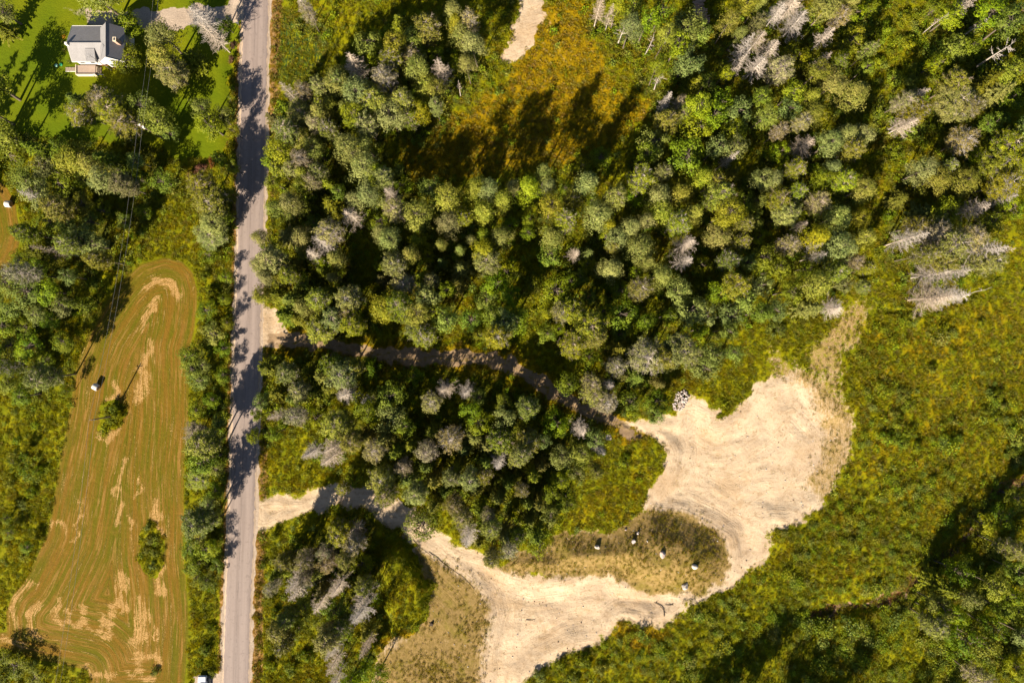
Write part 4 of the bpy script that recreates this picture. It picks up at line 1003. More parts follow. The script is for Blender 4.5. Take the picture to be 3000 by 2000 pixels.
def scatter(name, label, cat, protos, pts, sc):
    n = len(pts)
    z = height(pts[:, 0], pts[:, 1])
    me = bpy.data.meshes.new(name)
    me.vertices.add(n); me.vertices.foreach_set('co', np.column_stack([pts, z]).astype(np.float32).ravel())
    for an, v in (('scl', sc), ('rot', rng.uniform(0, 6.28, n))):
        a = me.attributes.new(an, 'FLOAT', 'POINT'); a.data.foreach_set('value', v.astype(np.float32))
    a = me.attributes.new('pick', 'INT', 'POINT'); a.data.foreach_set('value', rng.integers(0, len(protos), n).astype(np.int32))
    o = bpy.data.objects.new(name, me); link(o)
    tag(o, label, cat, kind='stuff')
    cl = bpy.data.collections.new(name + '_pieces')
    for p_ in protos: cl.objects.link(p_)
    ng = bpy.data.node_groups.new(name + '_scatter', 'GeometryNodeTree')
    ng.interface.new_socket('Geometry', in_out='INPUT', socket_type='NodeSocketGeometry')
    ng.interface.new_socket('Geometry', in_out='OUTPUT', socket_type='NodeSocketGeometry')
    N = ng.nodes.new; L = ng.links.new
    gi = N('NodeGroupInput'); go = N('NodeGroupOutput')
    ci = N('GeometryNodeCollectionInfo'); ci.inputs['Collection'].default_value = cl
    ci.inputs['Separate Children'].default_value = True; ci.inputs['Reset Children'].default_value = True
    ip = N('GeometryNodeInstanceOnPoints'); ip.inputs['Pick Instance'].default_value = True
    def att(nm, ty):
        q = N('GeometryNodeInputNamedAttribute'); q.data_type = ty; q.inputs['Name'].default_value = nm; return q.outputs['Attribute']
    cx = N('ShaderNodeCombineXYZ')
    L(att('rot', 'FLOAT'), cx.inputs[2])
    L(gi.outputs[0], ip.inputs['Points']); L(ci.outputs[0], ip.inputs['Instance']); L(att('pick', 'INT'), ip.inputs['Instance Index'])
    L(cx.outputs[0], ip.inputs['Rotation']); L(att('scl', 'FLOAT'), ip.inputs['Scale'])
    L(ip.outputs[0], go.inputs[0])
    md = o.modifiers.new('scatter', 'NODES'); md.node_group = ng
    return o

def sample_mask(name, pts):
    """bilinear look-up of a ground mask"""
    fx = (pts[:, 0] + 140) / GS; fy = (pts[:, 1] + 96) / GS
    ix = np.clip(fx.astype(int), 0, nx - 2); iy = np.clip(fy.astype(int), 0, ny - 2)
    return M[name][iy, ix]
def rand_pts(n, x0=-138, x1=138, y0=-94, y1=94): return np.column_stack([rng.uniform(x0, x1, n), rng.uniform(y0, y1, n)])
def free(pts):
    rd = ldist(WP['ROAD_C'], pts[:, 0], pts[:, 1])
    hs = (np.abs(pts[:, 0] + 93.5) < 8) & (np.abs(pts[:, 1] - 66.3) < 6.5)
    return (rd > 3.7) & ~hs

pt = rand_pts(170000)
open_ = free(pt) & (rng.uniform(size=len(pt)) > sample_mask('sand', pt) * 2.2 - .35) & (sample_mask('field', pt) < .4) & (sample_mask('lawn', pt) < .35) & (sample_mask('gravel', pt) < .3) & (sample_mask('track', pt) < .3)
p1 = pt[open_]
gold = sample_mask('gold', p1); vg = sample_mask('verge', p1)
isdry = (rng.uniform(size=len(p1)) < np.clip(gold ** 1.5 * .8 + vg * .7 + .03, 0, .85))
n_low = vnoise(p1[:, 0], p1[:, 1], .12, 77)
scatter('meadow_grass', 'tall yellow-green meadow grass and weeds covering the open ground', 'grass', [tuft('blade_tuft', M_GRASS, 40, .36, .8, .085, i) for i in range(3)] + [tuft('weed_tuft', M_WEED, 36, .28, .5, .17, 10 + i, True) for i in range(2)],
        p1[~isdry], rng.uniform(.6, 1.25, (~isdry).sum()) * (1 + .25 * n_low[~isdry]))
scatter('dry_grass', 'dry golden grass in the clearings and along the road verge', 'grass', [tuft('dry_tuft', M_DRY, 34, .36, .7, .085, 30 + i) for i in range(3)], p1[isdry], rng.uniform(.5, 1.1, isdry.sum()))

# sparse tufts standing on the sand
pt = rand_pts(95000, -62, 90, -94, 20); pt = pt[free(pt)]
sp = sample_mask('sparse', pt); sd_ = sample_mask('sand', pt)
tr1 = pt[(sd_ > .35) & (rng.uniform(size=len(pt)) < sp * (.35 + .75 * sample_mask('olive', pt)) * (.5 + .5 * vnoise(pt[:, 0], pt[:, 1], .2, 5)))]
scatter('sparse_grass', 'thin brown grass growing in tufts on the sandy banks', 'grass', [tuft('thin_tuft', M_DRY, 16, .38, .4, .06, 50 + i) for i in range(1)] + [tuft('thin_green_tuft', M_GRASS, 16, .35, .4, .07, 60 + i) for i in range(2)], tr1, rng.uniform(.5, 1.15, len(tr1)))
lone = pt[(sd_ > .6) & (sp < .98) & (rng.uniform(size=len(pt)) < (.10 + .35 * sp) * (.7 + vnoise(pt[:, 0], pt[:, 1], .1, 6)))]
scatter('sand_weeds', 'scattered small weeds dotting the bare sand', 'weeds', [tuft('sand_weed', M_GRASS, 16, .3, .28, .10, 70 + i, True) for i in range(2)], lone, rng.uniform(.35, .9, len(lone)))

# undergrowth below and between the trees
pt = rand_pts(42000)
mk = free(pt) & (sample_mask('sand', pt) < .3) & (sample_mask('field', pt) < .3) & (sample_mask('lawn', pt) < .3) & (sample_mask('gravel', pt) < .3) & (sample_mask('track', pt) < .28)
pt = pt[mk]; ug = pt[rng.uniform(size=len(pt)) < .04 + .8 * sample_mask('litter', pt)]
UG = [tuft('undergrowth_bush', M_BROAD, 70, 1.1, .85, .26, 80 + i, True) for i in range(3)] + [tuft('undergrowth_fern', M_LIME, 60, .8, .8, .24, 90 + i, True) for i in range(1)]
scatter('undergrowth', 'leafy green undergrowth on the forest floor', 'undergrowth', UG, ug, rng.uniform(.5, 1.5, len(ug)))
# alder and willow thicket of the lower right corner, and the wild strip at the left
pt = rand_pts(30000)
inside = (sdist(WP['THICK'], pt[:, 0], pt[:, 1]) > 0); dcr = ldist(WP['CREEK'], pt[:, 0], pt[:, 1])
nz = vnoise(pt[:, 0], pt[:, 1], .13, 91)
pr = np.where(inside, .62 + .35 * nz, 0) * (dcr > 1.6)
pr = np.maximum(pr, np.where(sdist(WP['WILD_L'], pt[:, 0], pt[:, 1]) > 0, .12 + .15 * nz, 0))
g2 = sdist(WP['GOLD2'], pt[:, 0], pt[:, 1]) > 0
nz2 = vnoise(pt[:, 0], pt[:, 1], .22, 93)
pr = np.where(g2, np.clip(.02 + .35 * nz + .9 * nz2, 0, .9), pr)
tk = (pt[:, 0] > 35) & (pt[:, 1] > 55) & (sample_mask('sand', pt) < .3) & (pt[:, 0] > 78)
pr = np.where(tk, .30 + .3 * nz, pr)
th = pt[(rng.uniform(size=len(pt)) < pr) & free(pt) & (sample_mask('sand', pt) < .3) & (sample_mask('field', pt) < .3)]
TB = [tuft('thicket_bush', M_BROAD, 190, 1.7, 1.25, .25, 120 + i, True) for i in range(3)] + [tuft('thicket_willow', M_LIME, 190, 1.6, 1.2, .24, 130 + i, True) for i in range(2)]
scatter('shrub_thicket', 'dense low green thicket below the sand and along the stream', 'thicket', TB, th, np.clip(.75 + .45 * vnoise(th[:, 0], th[:, 1], .35, 95) + .3 * vnoise(th[:, 0], th[:, 1], .12, 96), .35, 1.7) * np.where(rng.uniform(size=len(th)) < .05, 1.7, 1) * rng.uniform(.8, 1.2, len(th)))

# ------------------------------------------------------------------ the house
WHITE = simple('white_siding', (.62, .58, .52), .6, .06, 1.5, bump=.1)
BRICK = simple('red_foundation', (.26, .10, .06), .9, .2, 4)
CONC = simple('concrete', (.33, .25, .20), .9, .15, 1.5)
CONC_L = simple('concrete_edge', (.60, .50, .36), .9, .1, 1.5)
GLASS = simple('window_glass', (.03, .04, .05), .1, .1, 1, spec=.6, bump=0)
TRIM = simple('white_trim', (.7, .66, .6), .5, .05, 2, bump=.05)
def shingle_mat(name, base):
    t = NT(name)
    z = t.n('ShaderNodeSeparateXYZ'); t.put(z.inputs[0], t.pos())
    row = t.math('FRACT', t.math('MULTIPLY', z.outputs[2], 9.0))
    n_ = t.noise(6, 3); n2_ = t.noise(1.0, 3)
    c = t.hsv(base, .5, 1, t.math('MULTIPLY', t.math('MULTIPLY_ADD', n_, .5, .75), t.math('MULTIPLY_ADD', n2_, .3, .85)))
    c = t.mix(t.math('MULTIPLY', t.ss(row, .16, .0), .35), c, (.05, .05, .055))
    t.bsdf(c, .9, .2, n_, .4, .03); return t.m
ROOF_M = shingle_mat('grey_shingles', (.25, .235, .23))
ROOF_SHADE = shingle_mat('shaded_shingles', (.19, .18, .185))  # same shingles, with the east slope's shade painted into a darker colour
RUST = simple('weathered_wood', (.30, .235, .175), .9, .3, 3)

house = empty('house', (-93, 66.5, 0), 'white house with grey gabled shingle roofs at the lawn beside the gravel driveway', 'house')
def HB(): return MB()
def add_local(mb, name, mat, parent=house, smooth=False):
    """build with world coordinates, parented under the house"""
    o = mb.build(name, mat, None, smooth)
    base = Vector((-93, 66.5, 0))
    o.data.transform(Matrix.Translation(-base))
    o.parent = parent
    return o
# west wing: long low gable, ridge running east-west
xw, xe, yn, ys_, yr = -99.1, -90.6, 71.0, 63.0, 66.4
ez, rz_ = 3.0, 4.9
m = HB()
ov = .35
m.add([(xw + ov, ys_ + ov, -.1), (xe, ys_ + ov, -.1), (xe, yn - ov, -.1), (xw + ov, yn - ov, -.1), (xw + ov, ys_ + ov, ez), (xe, ys_ + ov, ez), (xe, yn - ov, ez), (xw + ov, yn - ov, ez), (xw + ov, yr, rz_ - .12), (xe, yr, rz_ - .12)],
      [(0, 1, 5, 4), (2, 3, 7, 6), (3, 0, 4, 8, 7), (1, 2, 6, 9, 5)])
add_local(m, 'wall', WHITE)
m = HB(); m.box(((xw + xe) / 2 + .2, ys_ + ov - .04, .18), (8.2, .1, .6)); add_local(m, 'foundation', BRICK)
def slope(p0, p1, p2, p3, th=.14):
    """roof slab from four corners (eave a, eave b, ridge b, ridge a)"""
    P_ = [Vector(p) for p in (p0, p1, p2, p3)]
    nn = (P_[1] - P_[0]).cross(P_[3] - P_[0]).normalized()
    if nn.z < 0: nn = -nn
    mb = MB(); lo_ = [p - nn * th for p in P_]
    mb.add(P_ + lo_, [(0, 1, 2, 3), (7, 6, 5, 4), (0, 4, 5, 1), (1, 5, 6, 2), (2, 6, 7, 3), (3, 7, 4, 0)])
    return mb
add_local(slope((xw, ys_, ez), (xe + .2, ys_, ez), (xe + 1.0, yr, rz_), (xw, yr, rz_)), 'roof', ROOF_M)
add_local(slope((xe + .2, yn, ez), (xw, yn, ez), (xw, yr + .01, rz_), (xe + 1.0, yr + .01, rz_)), 'roof', ROOF_M)
m = HB(); m.tube([(xw - .02, yr, rz_ + .03), (xe + .6, yr, rz_ + .03)], .09, 6); add_local(m, 'ridge_cap', ROOF_M)
m = HB(); m.box(((xw + xe) / 2, ys_ - .05, ez - .06), (xe - xw, .11, .13)); add_local(m, 'gutter', TRIM)
m = HB(); m.box(((xw + xe) / 2, yn + .05, ez - .06), (xe - xw, .11, .13)); add_local(m, 'gutter', TRIM)
# west gable verge boards
for ya in (ys_, yn):
    m = HB(); m.tube([(xw - .06, ya, ez - .03), (xw - .06, yr, rz_ - .03)], .07, 4); add_local(m, 'verge_board', TRIM)
# west wall chimney pipe whose shadow falls over the roof
m = HB(); m.box((xw + .15, yr - .35, 4.9), (.5, .5, 1.3)); ch0 = add_local(m, 'chimney', TRIM)
# east wing: taller, ridge running north-south
X0, Xr, X1 = -91.85, -89.15, -86.45; YN, YS = 69.95, 62.4
E2, R2 = 4.5, 7.0
m = HB()
m.add([(X0 + .3, YS + .3, -.1), (X1 - .3, YS + .3, -.1), (X1 - .3, YN - .3, -.1), (X0 + .3, YN - .3, -.1), (X0 + .3, YS + .3, E2), (X1 - .3, YS + .3, E2), (X1 - .3, YN - .3, E2), (X0 + .3, YN - .3, E2), (Xr, YS + .3, R2 - .25), (Xr, YN - .3, R2 - .25)],
      [(0, 1, 5, 8, 4), (1, 2, 6, 5), (2, 3, 7, 9, 6), (3, 0, 4, 7)])
add_local(m, 'wall', WHITE)
m = HB(); m.box((-89.15, YS + .27, .2), (4.9, .12, .75)); add_local(m, 'foundation', BRICK)
add_local(slope((X0, YN, E2), (X0, YS, E2), (Xr, YS, R2), (Xr, YN, R2)), 'roof', ROOF_M)
add_local(slope((X1, YS, E2), (X1, YN, E2), (Xr + .01, YN, R2), (Xr + .01, YS, R2)), 'roof', ROOF_SHADE)
m = HB(); m.tube([(Xr, YS - .02, R2 + .04), (Xr, YN + .02, R2 + .04)], .1, 6); add_local(m, 'ridge_cap', ROOF_M)
for xa in (X0, X1):
    m = HB(); m.tube([(xa, YS - .06, E2 - .03), (Xr, YS - .06, R2 - .03)], .07, 4); add_local(m, 'verge_board', TRIM)
# mid-height pent board across the south gable
m = HB(); m.box((-89.15, YS + .18, 3.6), (4.9, .3, .12)); add_local(m, 'pent_board', TRIM)
# brick chimney on the east slope
m = HB(); m.box((-87.2, 66.2, 5.9), (.62, .85, 2.4)); ch = add_local(m, 'chimney', simple('tan_brick', (.42, .28, .21), .9, .15, 5))
m = HB(); m.box((-87.2, 66.2, 7.14), (.74, .97, .1)); cap = add_local(m, 'chimney_cap', CONC_L)
m = HB(); m.box((-87.2, 66.2, 7.22), (.3, .5, .08)); fl_ = add_local(m, 'flue', GLASS)
# small gabled dormer over the door
dm = HB(); dx0, dx1, dy = -95.2, -93.4, 62.72
dm.add([(dx0, dy, 2.6), (dx1, dy, 2.6), (dx1, dy, 3.9), (dx0, dy, 3.9), (dx0, dy + 2.0, 3.9), (dx1, dy + 2.0, 3.9), (dx0, dy + 2, 2.6), (dx1, dy + 2, 2.6)], [(0, 1, 2, 3), (0, 3, 4, 6), (1, 7, 5, 2)])
add_local(dm, 'dormer_wall', WHITE)
add_local(slope((dx0 - .15, dy - .15, 3.92), (dx1 + .15, dy - .15, 3.92), (dx1 + .15, dy + 2.6, 4.45), (dx0 - .15, dy + 2.6, 4.45), .1), 'dormer_roof', ROOF_M)
# windows and door on the south side
def window(xc, zc, w, h, y):
    m_ = HB(); m_.box((xc, y - .03, zc), (w + .18, .06, h + .18)); fr_ = add_local(m_, 'window', simple('window_frame', (.72, .7, .66), .5, .03, 2) if 'window_frame' not in bpy.data.materials else bpy.data.materials['window_frame'])
    for sx in (-1, 1):
        m2 = MB(); m2.box((xc + sx * (w / 4 + .01), y - .075, zc), (w / 2 - .05, .03, h - .04)); o_ = m2.build('pane', GLASS)
        o_.data.transform(Matrix.Translation(-Vector((-93, 66.5, 0)))); o_.parent = fr_
window(-97.6, 1.7, 1.1, .9, ys_ + ov); window(-90.5, 1.9, 1.2, 1.0, YS + .3); window(-88.0, 1.9, 1.2, 1.0, YS + .3); window(-89.15, 4.6, .9, .8, YS + .3); window(-94.3, 3.25, .9, .7, dy)
m = HB(); m.box((-94.2, ys_ + ov - .04, 1.15), (.95, .07, 2.05)); dr_ = add_local(m, 'door', TRIM)
# porch slab with a pale wall round it
m = HB(); m.box((-97.35, 62.0, .35), (4.3, 2.1, .9)); add_local(m, 'porch_slab', CONC)
m = HB(); m.box((-97.35, 60.9, .48), (4.5, .16, 1.16)); m.box((-99.55, 62.05, .48), (.16, 2.2, 1.16)); add_local(m, 'porch_edge', CONC_L)
m = HB()
for i_ in range(3): m.box((-94.95 + .28 * i_, 62.1, .62 - .24 * i_), (.28, 1.4, .2))
add_local(m, 'steps', RUST)

# planks of the walk beside the porch
wk = empty('plank_walk', (-100.9, 62.4, .0), 'short weathered plank walk left of the concrete porch of the house', 'walkway')
pm = MB(); pm.box((0, 0, .12), (.30, .9, .05)); pme = pm.mesh('plank', RUST)
for i_ in range(9):
    o = bpy.data.objects.new('plank', pme); link(o); o.parent = wk; o.location = (-1.4 + .34 * i_, 0, 0)
    o.rotation_euler = (0, 0, random.uniform(-.04, .04))
m = MB(); m.box((0, -.48, .10), (3.1, .08, .16)); m.build('edge_board', TRIM, wk)

def clothes_post(px, py, lab, rz):
    x, y, _ = P(px, py)
    t = empty('clothesline_post', (x, y, 0), lab, 'post', 'clothesline posts in front of the house', rz)
    m_ = MB(); m_.tube([(0, 0, -.1), (0, 0, 2.1)], .06, 8); m_.build('upright', RUST, t)
    m_ = MB(); m_.tube([(-.7, 0, 2.05), (.7, 0, 2.05)], .07, 6); m_.build('crossbar', TRIM, t)
clothes_post(286, 229, 'pale T-shaped clothesline post just below the house porch', .25)
clothes_post(310, 229, 'pale T-shaped clothesline post nearer the big round tree', -.05)
clp = MB()
a_ = Vector(P(286, 229, 0)); b_ = Vector(P(310, 229, 0))
# tv aerial standing against the south wall
ta = empty('tv_aerial', (-91.9, 62.2, 0), 'thin metal television aerial on a mast at the white wall of the house', 'aerial')
METAL = simple('grey_metal', (.35, .33, .31), .4, .1, 4, metal=.6)
m = MB(); m.tube([(0, 0, -.1), (0, 0, 8.4)], .05, 6); m.build('mast', METAL, ta)
m = MB(); m.tube([(-1.0, -.25, 8.2), (1.0, .25, 8.2)], .035, 5); m.build('boom', METAL, ta)
m = MB()
for i_ in range(6):
    q = -0.9 + .36 * i_; L_ = .75 - .07 * i_
    m.tube([(q + .25 * L_, q * .25 - L_, 8.22), (q - .25 * L_, q * .25 + L_, 8.22)], .02, 4)
m.build('elements', METAL, ta)

LIDG = simple('green_plastic', (.05, .30, .14), .4, .05, 3)
for (px, py, lab) in ((166, 193, 'pale green round lid on the lawn, farther from the porch'), (180, 190, 'dark green round lid on the lawn beside the flower bed')):
    x, y, _ = P(px, py); m = MB(); n_ = 16
    m.tube([(0, 0, -.05), (0, 0, .22), (0, 0, .30)], [.36, .34, .2], 16)
    o = m.build('septic_lid', LIDG if px == 180 else simple('pale_green_plastic', (.35, .60, .42), .4, .05, 3), smooth=False); o.location = (x, y, 0); tag(o, lab, 'lid', 'round lids on the lawn')

# flower bed west of the house
M_FLOWER = leaf_mat('orange_petals', (.45, .12, .01), (.60, .22, .01), (.65, .35, .02), .3, .03)
for i_, (px, py, col, sc_, lab) in enumerate(((188, 98, M_LIME, .8, 'leafy green bed plant at the top of the house flower bed'), (189, 110, M_FLOWER, .7, 'clump of orange flowers beside the west wall of the house'), (184, 124, M_LIME, .7, 'yellow-green bed plant below the orange flowers'), (191, 150, M_LIME, .9, 'green bushy plant at the south-west house corner'), (205, 183, M_LIME, 1.0, 'yellow-green bush left of the porch'))):
    t_ = tuft('flower_plant', col, 150, .9, .9, .17, 900 + i_, True)
    fo = bpy.data.objects.new('foliage', t_.data); x, y, _ = P(px, py)
    rt = empty('garden_plant', (x, y, 0), lab, 'plant', 'garden plants round the house'); rt.scale = (sc_,) * 3
    link(fo); fo.parent = rt
    m = MB()
    for j in range(5): m.tube([(0, 0, -.1), (.35 * math.cos(j * 1.3), .35 * math.sin(j * 1.3), .6)], .03, 4)
    m.build('stems', BARK, rt)

# ------------------------------------------------------------------ poles and wires
POLE = simple('pole_wood', (.16, .12, .09), .9, .3, 2)
def pole(px_top, py_top, h, lab, box):
    x, y, _ = P(px_top, py_top, h); z0 = base_z(x, y)
    t = empty('utility_pole', (x, y, 0), lab, 'pole', 'utility poles carrying the wires')
    m_ = MB(); m_.tube([(0, 0, z0 - .5), (0, 0, h)], [.17, .12], 10); m_.build('pole', POLE, t)
    m_ = MB(); m_.tube([(-.62, 0, h - .45), (.62, 0, h - .45)], .06, 6); m_.build('crossarm', POLE, t)
    for sx in (-.55, .55):
        m_ = MB(); m_.tube([(sx, 0, h - .4), (sx, 0, h - .18)], [.05, .035], 8); m_.build('insulator', TRIM, t)
    if box:
        m_ = MB(); m_.tube([(.3, -.22, h - 1.5), (.3, -.22, h - .7)], .24, 12); m_.build('transformer', TRIM, t)
        m_ = MB(); m_.box((0, 0, h + .05), (.34, .34, .1)); m_.build('pole_cap', TRIM, t)
    return (x, y, h)
pA = pole(409, 366, 9.5, 'utility pole with white top among trees on the lawn below the house', True)
pB = pole(267, 1230, 8.2, 'dark utility pole leaning out of the small shrub island in the hay field', False)
pC = Vector(P(461, -60, 9.5)); pD = Vector(P(160, 2060, 8.2))
WIRE = simple('wire', (.22, .21, .20), .5, .05, 3)
def wire(a, b, off, sag, lab):
    pts = []
    for i_ in range(17):
        f = i_ / 16
        pts.append((a[0] + (b[0] - a[0]) * f + off, a[1] + (b[1] - a[1]) * f, a[2] + (b[2] - a[2]) * f - sag * 4 * f * (1 - f)))
    m_ = MB(); m_.tube(pts, .018, 4, cap=False)
    o_ = m_.build('overhead_wire', WIRE); tag(o_, lab, 'wire', 'overhead wires')
for off, nm in ((-.55, 'left'), (.55, 'right')):
    wire(Vector(pA) - Vector((0, 0, .15)), pC, off, .5, f'{nm} overhead wire running up from the white-topped pole across the driveway')
    wire(Vector(pA) - Vector((0, 0, .15)), Vector(pB) - Vector((0, 0, .15)), off, 1.6, f'{nm} overhead wire from the white-topped pole down to the hay field pole')
    wire(Vector(pB) - Vector((0, 0, .15)), pD, off, .8, f'{nm} overhead wire over the lower hay field to the bottom edge')

# bush of the pole's island
for (px, py, rr, hh, lab) in ((330, 1195, 1.6, 3.2, 'dark round bush beside the pole in the hay field island'), (342, 1215, 1.5, 2.6, 'dark green bush on the right of the field island'), (322, 1228, 1.7, 2.2, 'bright low bush at the lower end of the field island'), (306, 1212, 1.2, 1.4, 'yellow-green low bush left of the field island bushes')):
    x, y, _ = P(px, py, 1.2); parts, R0, H0 = PROTO['s'][int(px) % 4]
    rt = empty('green_shrub', (x, y, base_z(x, y)), lab, 'shrub', 'shrubs of the field island', random.uniform(0, 6)); rt.scale = (rr / R0, rr / R0, hh / H0)
    for pn, me in parts.items():
        c_ = bpy.data.objects.new(pn, me); link(c_); c_.parent = rt

# ------------------------------------------------------------------ hay bales
WRAP = simple('white_bale_wrap', (.66, .60, .52), .45, .06, 3, spec=.4, bump=.25)
STRAWM = simple('bale_straw', (.34, .20, .12), .95, .4, 9)
def bale(px, py, rz, lab):
    x, y, _ = P(px, py, .75); z0 = base_z(x, y)
    t = empty('hay_bale', (x, y, z0), lab, 'hay bale', 'white-wrapped round hay bales', rz)
    R_, Lh = .74, .62; n_ = 28; m_ = MB(); vs_ = []
    prof = [(-Lh, R_ - .10), (-Lh + .07, R_ - .02), (-.2, R_), (.25, R_ + .01), (Lh - .07, R_ - .02), (Lh, R_ - .10)]
    for q, r_ in prof:
        for k_ in range(n_):
            w = 2 * math.pi * k_ / n_; fl = .94 if math.sin(w) < -.8 else 1
            vs_.append((q, math.cos(w) * r_ * (1.02 if fl < 1 else 1), .77 + math.sin(w) * r_ * fl))
    fs_ = [(a * n_ + k_, a * n_ + (k_ + 1) % n_, (a + 1) * n_ + (k_ + 1) % n_, (a + 1) * n_ + k_) for a in range(len(prof) - 1) for k_ in range(n_)]
    m_.add(vs_, fs_); m_.build('wrap', WRAP, t, smooth=True)
    for sx in (-1, 1):
        m_ = MB(); rings = [(R_ - .10, 0), (R_ * .6, .05), (R_ * .3, .02), (0.02, .07)]
        vs_ = []
        for r_, o_ in rings:
            for k_ in range(n_): w = 2 * math.pi * k_ / n_; vs_.append((sx * (Lh + o_), math.cos(w) * r_, .77 + math.sin(w) * r_))
        fs_ = [(a * n_ + k_, a * n_ + (k_ + 1) % n_, (a + 1) * n_ + (k_ + 1) % n_, (a + 1) * n_ + k_) for a in range(3) for k_ in range(n_)]
        m_.add(vs_, fs_); m_.build('straw_end', STRAWM, t, smooth=True)
bale(281, 1133, math.radians(-28), 'white-wrapped round hay bale on the mown field above the shrub island')
bale(25, 598, math.radians(-5), 'white-wrapped round hay bale in the small field at the left edge')

# ------------------------------------------------------------------ stones
STONE = [simple('pale_stone', (.52, .45, .38), .85, .2, 3), simple('grey_stone', (.36, .31, .29), .85, .25, 3), simple('pinkish_stone', (.46, .36, .31), .85, .2, 3)]
def rock_mesh(name, seed, mat, sub=3, amp=.22):
    g = np.random.default_rng(seed)
    import bmesh
    bm = bmesh.new(); bmesh.ops.create_icosphere(bm, subdivisions=sub, radius=1)
    pl = [(unit(1, g)[0], g.uniform(.55, .85)) for _ in range(9)]
    for v in bm.verts:
        p = np.array(v.co)
        for n_, d_ in pl:
            e_ = p @ n_
            if e_ > d_: p = p - n_ * (e_ - d_)
        v.co = Vector(p * (1 + amp * .25 * math.sin(p[0] * 5 + seed) * math.cos(p[1] * 4)))
    me = bpy.data.meshes.new(name); bm.to_mesh(me); bm.free(); me.materials.append(mat); return me
for i_, (px, py, r_, mi, lab) in enumerate(((1749, 1601, .62, 0, 'pale boulder with a dark top, leftmost on the grassy bank'), (1854, 1581, .60, 1, 'flat grey-lilac boulder half hidden in weeds, topmost on the bank'), (1936, 1617, .78, 2, 'pinkish angular boulder in the middle of the grassy bank'),
                                          (2030, 1652, .72, 0, 'white-sided boulder on the right part of the grassy bank'), (2006, 1715, .95, 0, 'large bright boulder at the sand edge below the grassy bank'), (1868, 1559, .34, 1, 'small white stone above the flat grey boulder'),
                                          (1893, 1580, .2, 0, 'tiny pale stone right of the flat grey boulder'), (1834, 1551, .3, 2, 'small pinkish stone left of the small white stone'))):
    x, y, _ = P(px, py, .5); o = bpy.data.objects.new('boulder', rock_mesh('boulder', 40 + i_, STONE[mi])); link(o)
    o.location = (x, y, base_z(x, y) + r_ * .35); o.scale = (r_ * 1.15, r_ * .9, r_ * .85); o.rotation_euler = (0, 0, i_ * .9)
    tag(o, lab, 'boulder', 'boulders on the grassy bank')
sx_, sy_, _ = P(1997, 1167)
spz = base_z(sx_, sy_)
pile = empty('stone_pile', (sx_, sy_, spz), 'heap of pale and white field stones between the trees and the sand edge', 'stone pile')
rms = [rock_mesh('stone', 60 + i_, STONE[i_ % 3], 2) for i_ in range(6)]
cpoly = W2([(2004, 1139), (2014, 1152), (2018, 1166), (2010, 1178), (2004, 1196), (1990, 1204), (1972, 1200), (1970, 1184), (1976, 1168), (1982, 1150), (1996, 1146)])
cnt = 0
while cnt < 230:
    qx, qy = rng.uniform(cpoly[:, 0].min(), cpoly[:, 0].max()), rng.uniform(cpoly[:, 1].min(), cpoly[:, 1].max())
    dd_ = float(sdist(cpoly, np.array([qx]), np.array([qy]))[0])
    if dd_ < 0: continue
    r_ = rng.uniform(.10, .27) * (1.1 if qx > sx_ else .8)
    o = bpy.data.objects.new('stone', rms[int(rng.integers(6))]); link(o); o.parent = pile
    o.location = (qx - sx_, qy - sy_, base_z(qx, qy) - spz + r_ * .5 + min(dd_, 1.2) * .5 * rng.uniform(.3, 1)); s_ = r_
    o.scale = (s_ * rng.uniform(1, 1.6), s_, s_ * rng.uniform(.7, 1)); o.rotation_euler = tuple(rng.uniform(0, 6, 3))
    cnt += 1

pq = rand_pts(30000, -62, 90, -94, 20)
pq = pq[(sample_mask('sand', pq) > .6) & (rng.uniform(size=len(pq)) < .16)]
pebs = [bpy.data.objects.new('pebble', rock_mesh('pebble', 90 + i_, STONE[i_ % 3] if i_ < 2 else simple('brown_clod', (.20, .13, .08), .95, .3, 4), 1)) for i_ in range(3)]
scatter('pebbles', 'small stones and clods strewn over the bare sand', 'pebbles', pebs, pq, .05 + .16 * rng.uniform(0, 1, len(pq)) ** 4)

# ------------------------------------------------------------------ wood lying about
CUTWOOD = simple('split_wood', (.40, .27, .19), .85, .3, 3)
def log_pile(px, py, rows, L_, lab, rz):
    x, y, _ = P(px, py, .5)
    t = empty('log_pile', (x, y, base_z(x, y)), lab, 'log pile', 'piles of cut logs at the top', rz)
    g = np.random.default_rng(int(px))
    meshes = []
    for v_ in range(4):
        m_ = MB(); r_ = g.uniform(.10, .17)
        m_.tube([(-L_ / 2, 0, 0), (-L_ / 6, g.normal() * .05, .02), (L_ / 5, g.normal() * .05, 0), (L_ / 2, 0, 0)], [r_, r_ * .95, r_ * .9, r_ * .82], 8); meshes.append(m_.mesh('log', CUTWOOD))
    for i_ in range(rows):
        for lay in range(2):
            o_ = bpy.data.objects.new('log', meshes[int(g.integers(4))]); link(o_); o_.parent = t
            o_.location = (g.normal() * .25, (i_ - rows / 2) * .36 + .18 * lay, .15 + lay * .26 + .2 * math.sin(i_)); o_.rotation_euler = (0, g.normal() * .03, g.normal() * .07); o_.scale = (g.uniform(.7, 1.1), 1, 1)
log_pile(2048, 22, 13, 2.5, 'upper stack of pale cut logs lying side by side at the top', .05)
log_pile(2065, 48, 9, 2.0, 'lower tilted stack of weathered logs below the upper stack', .22)
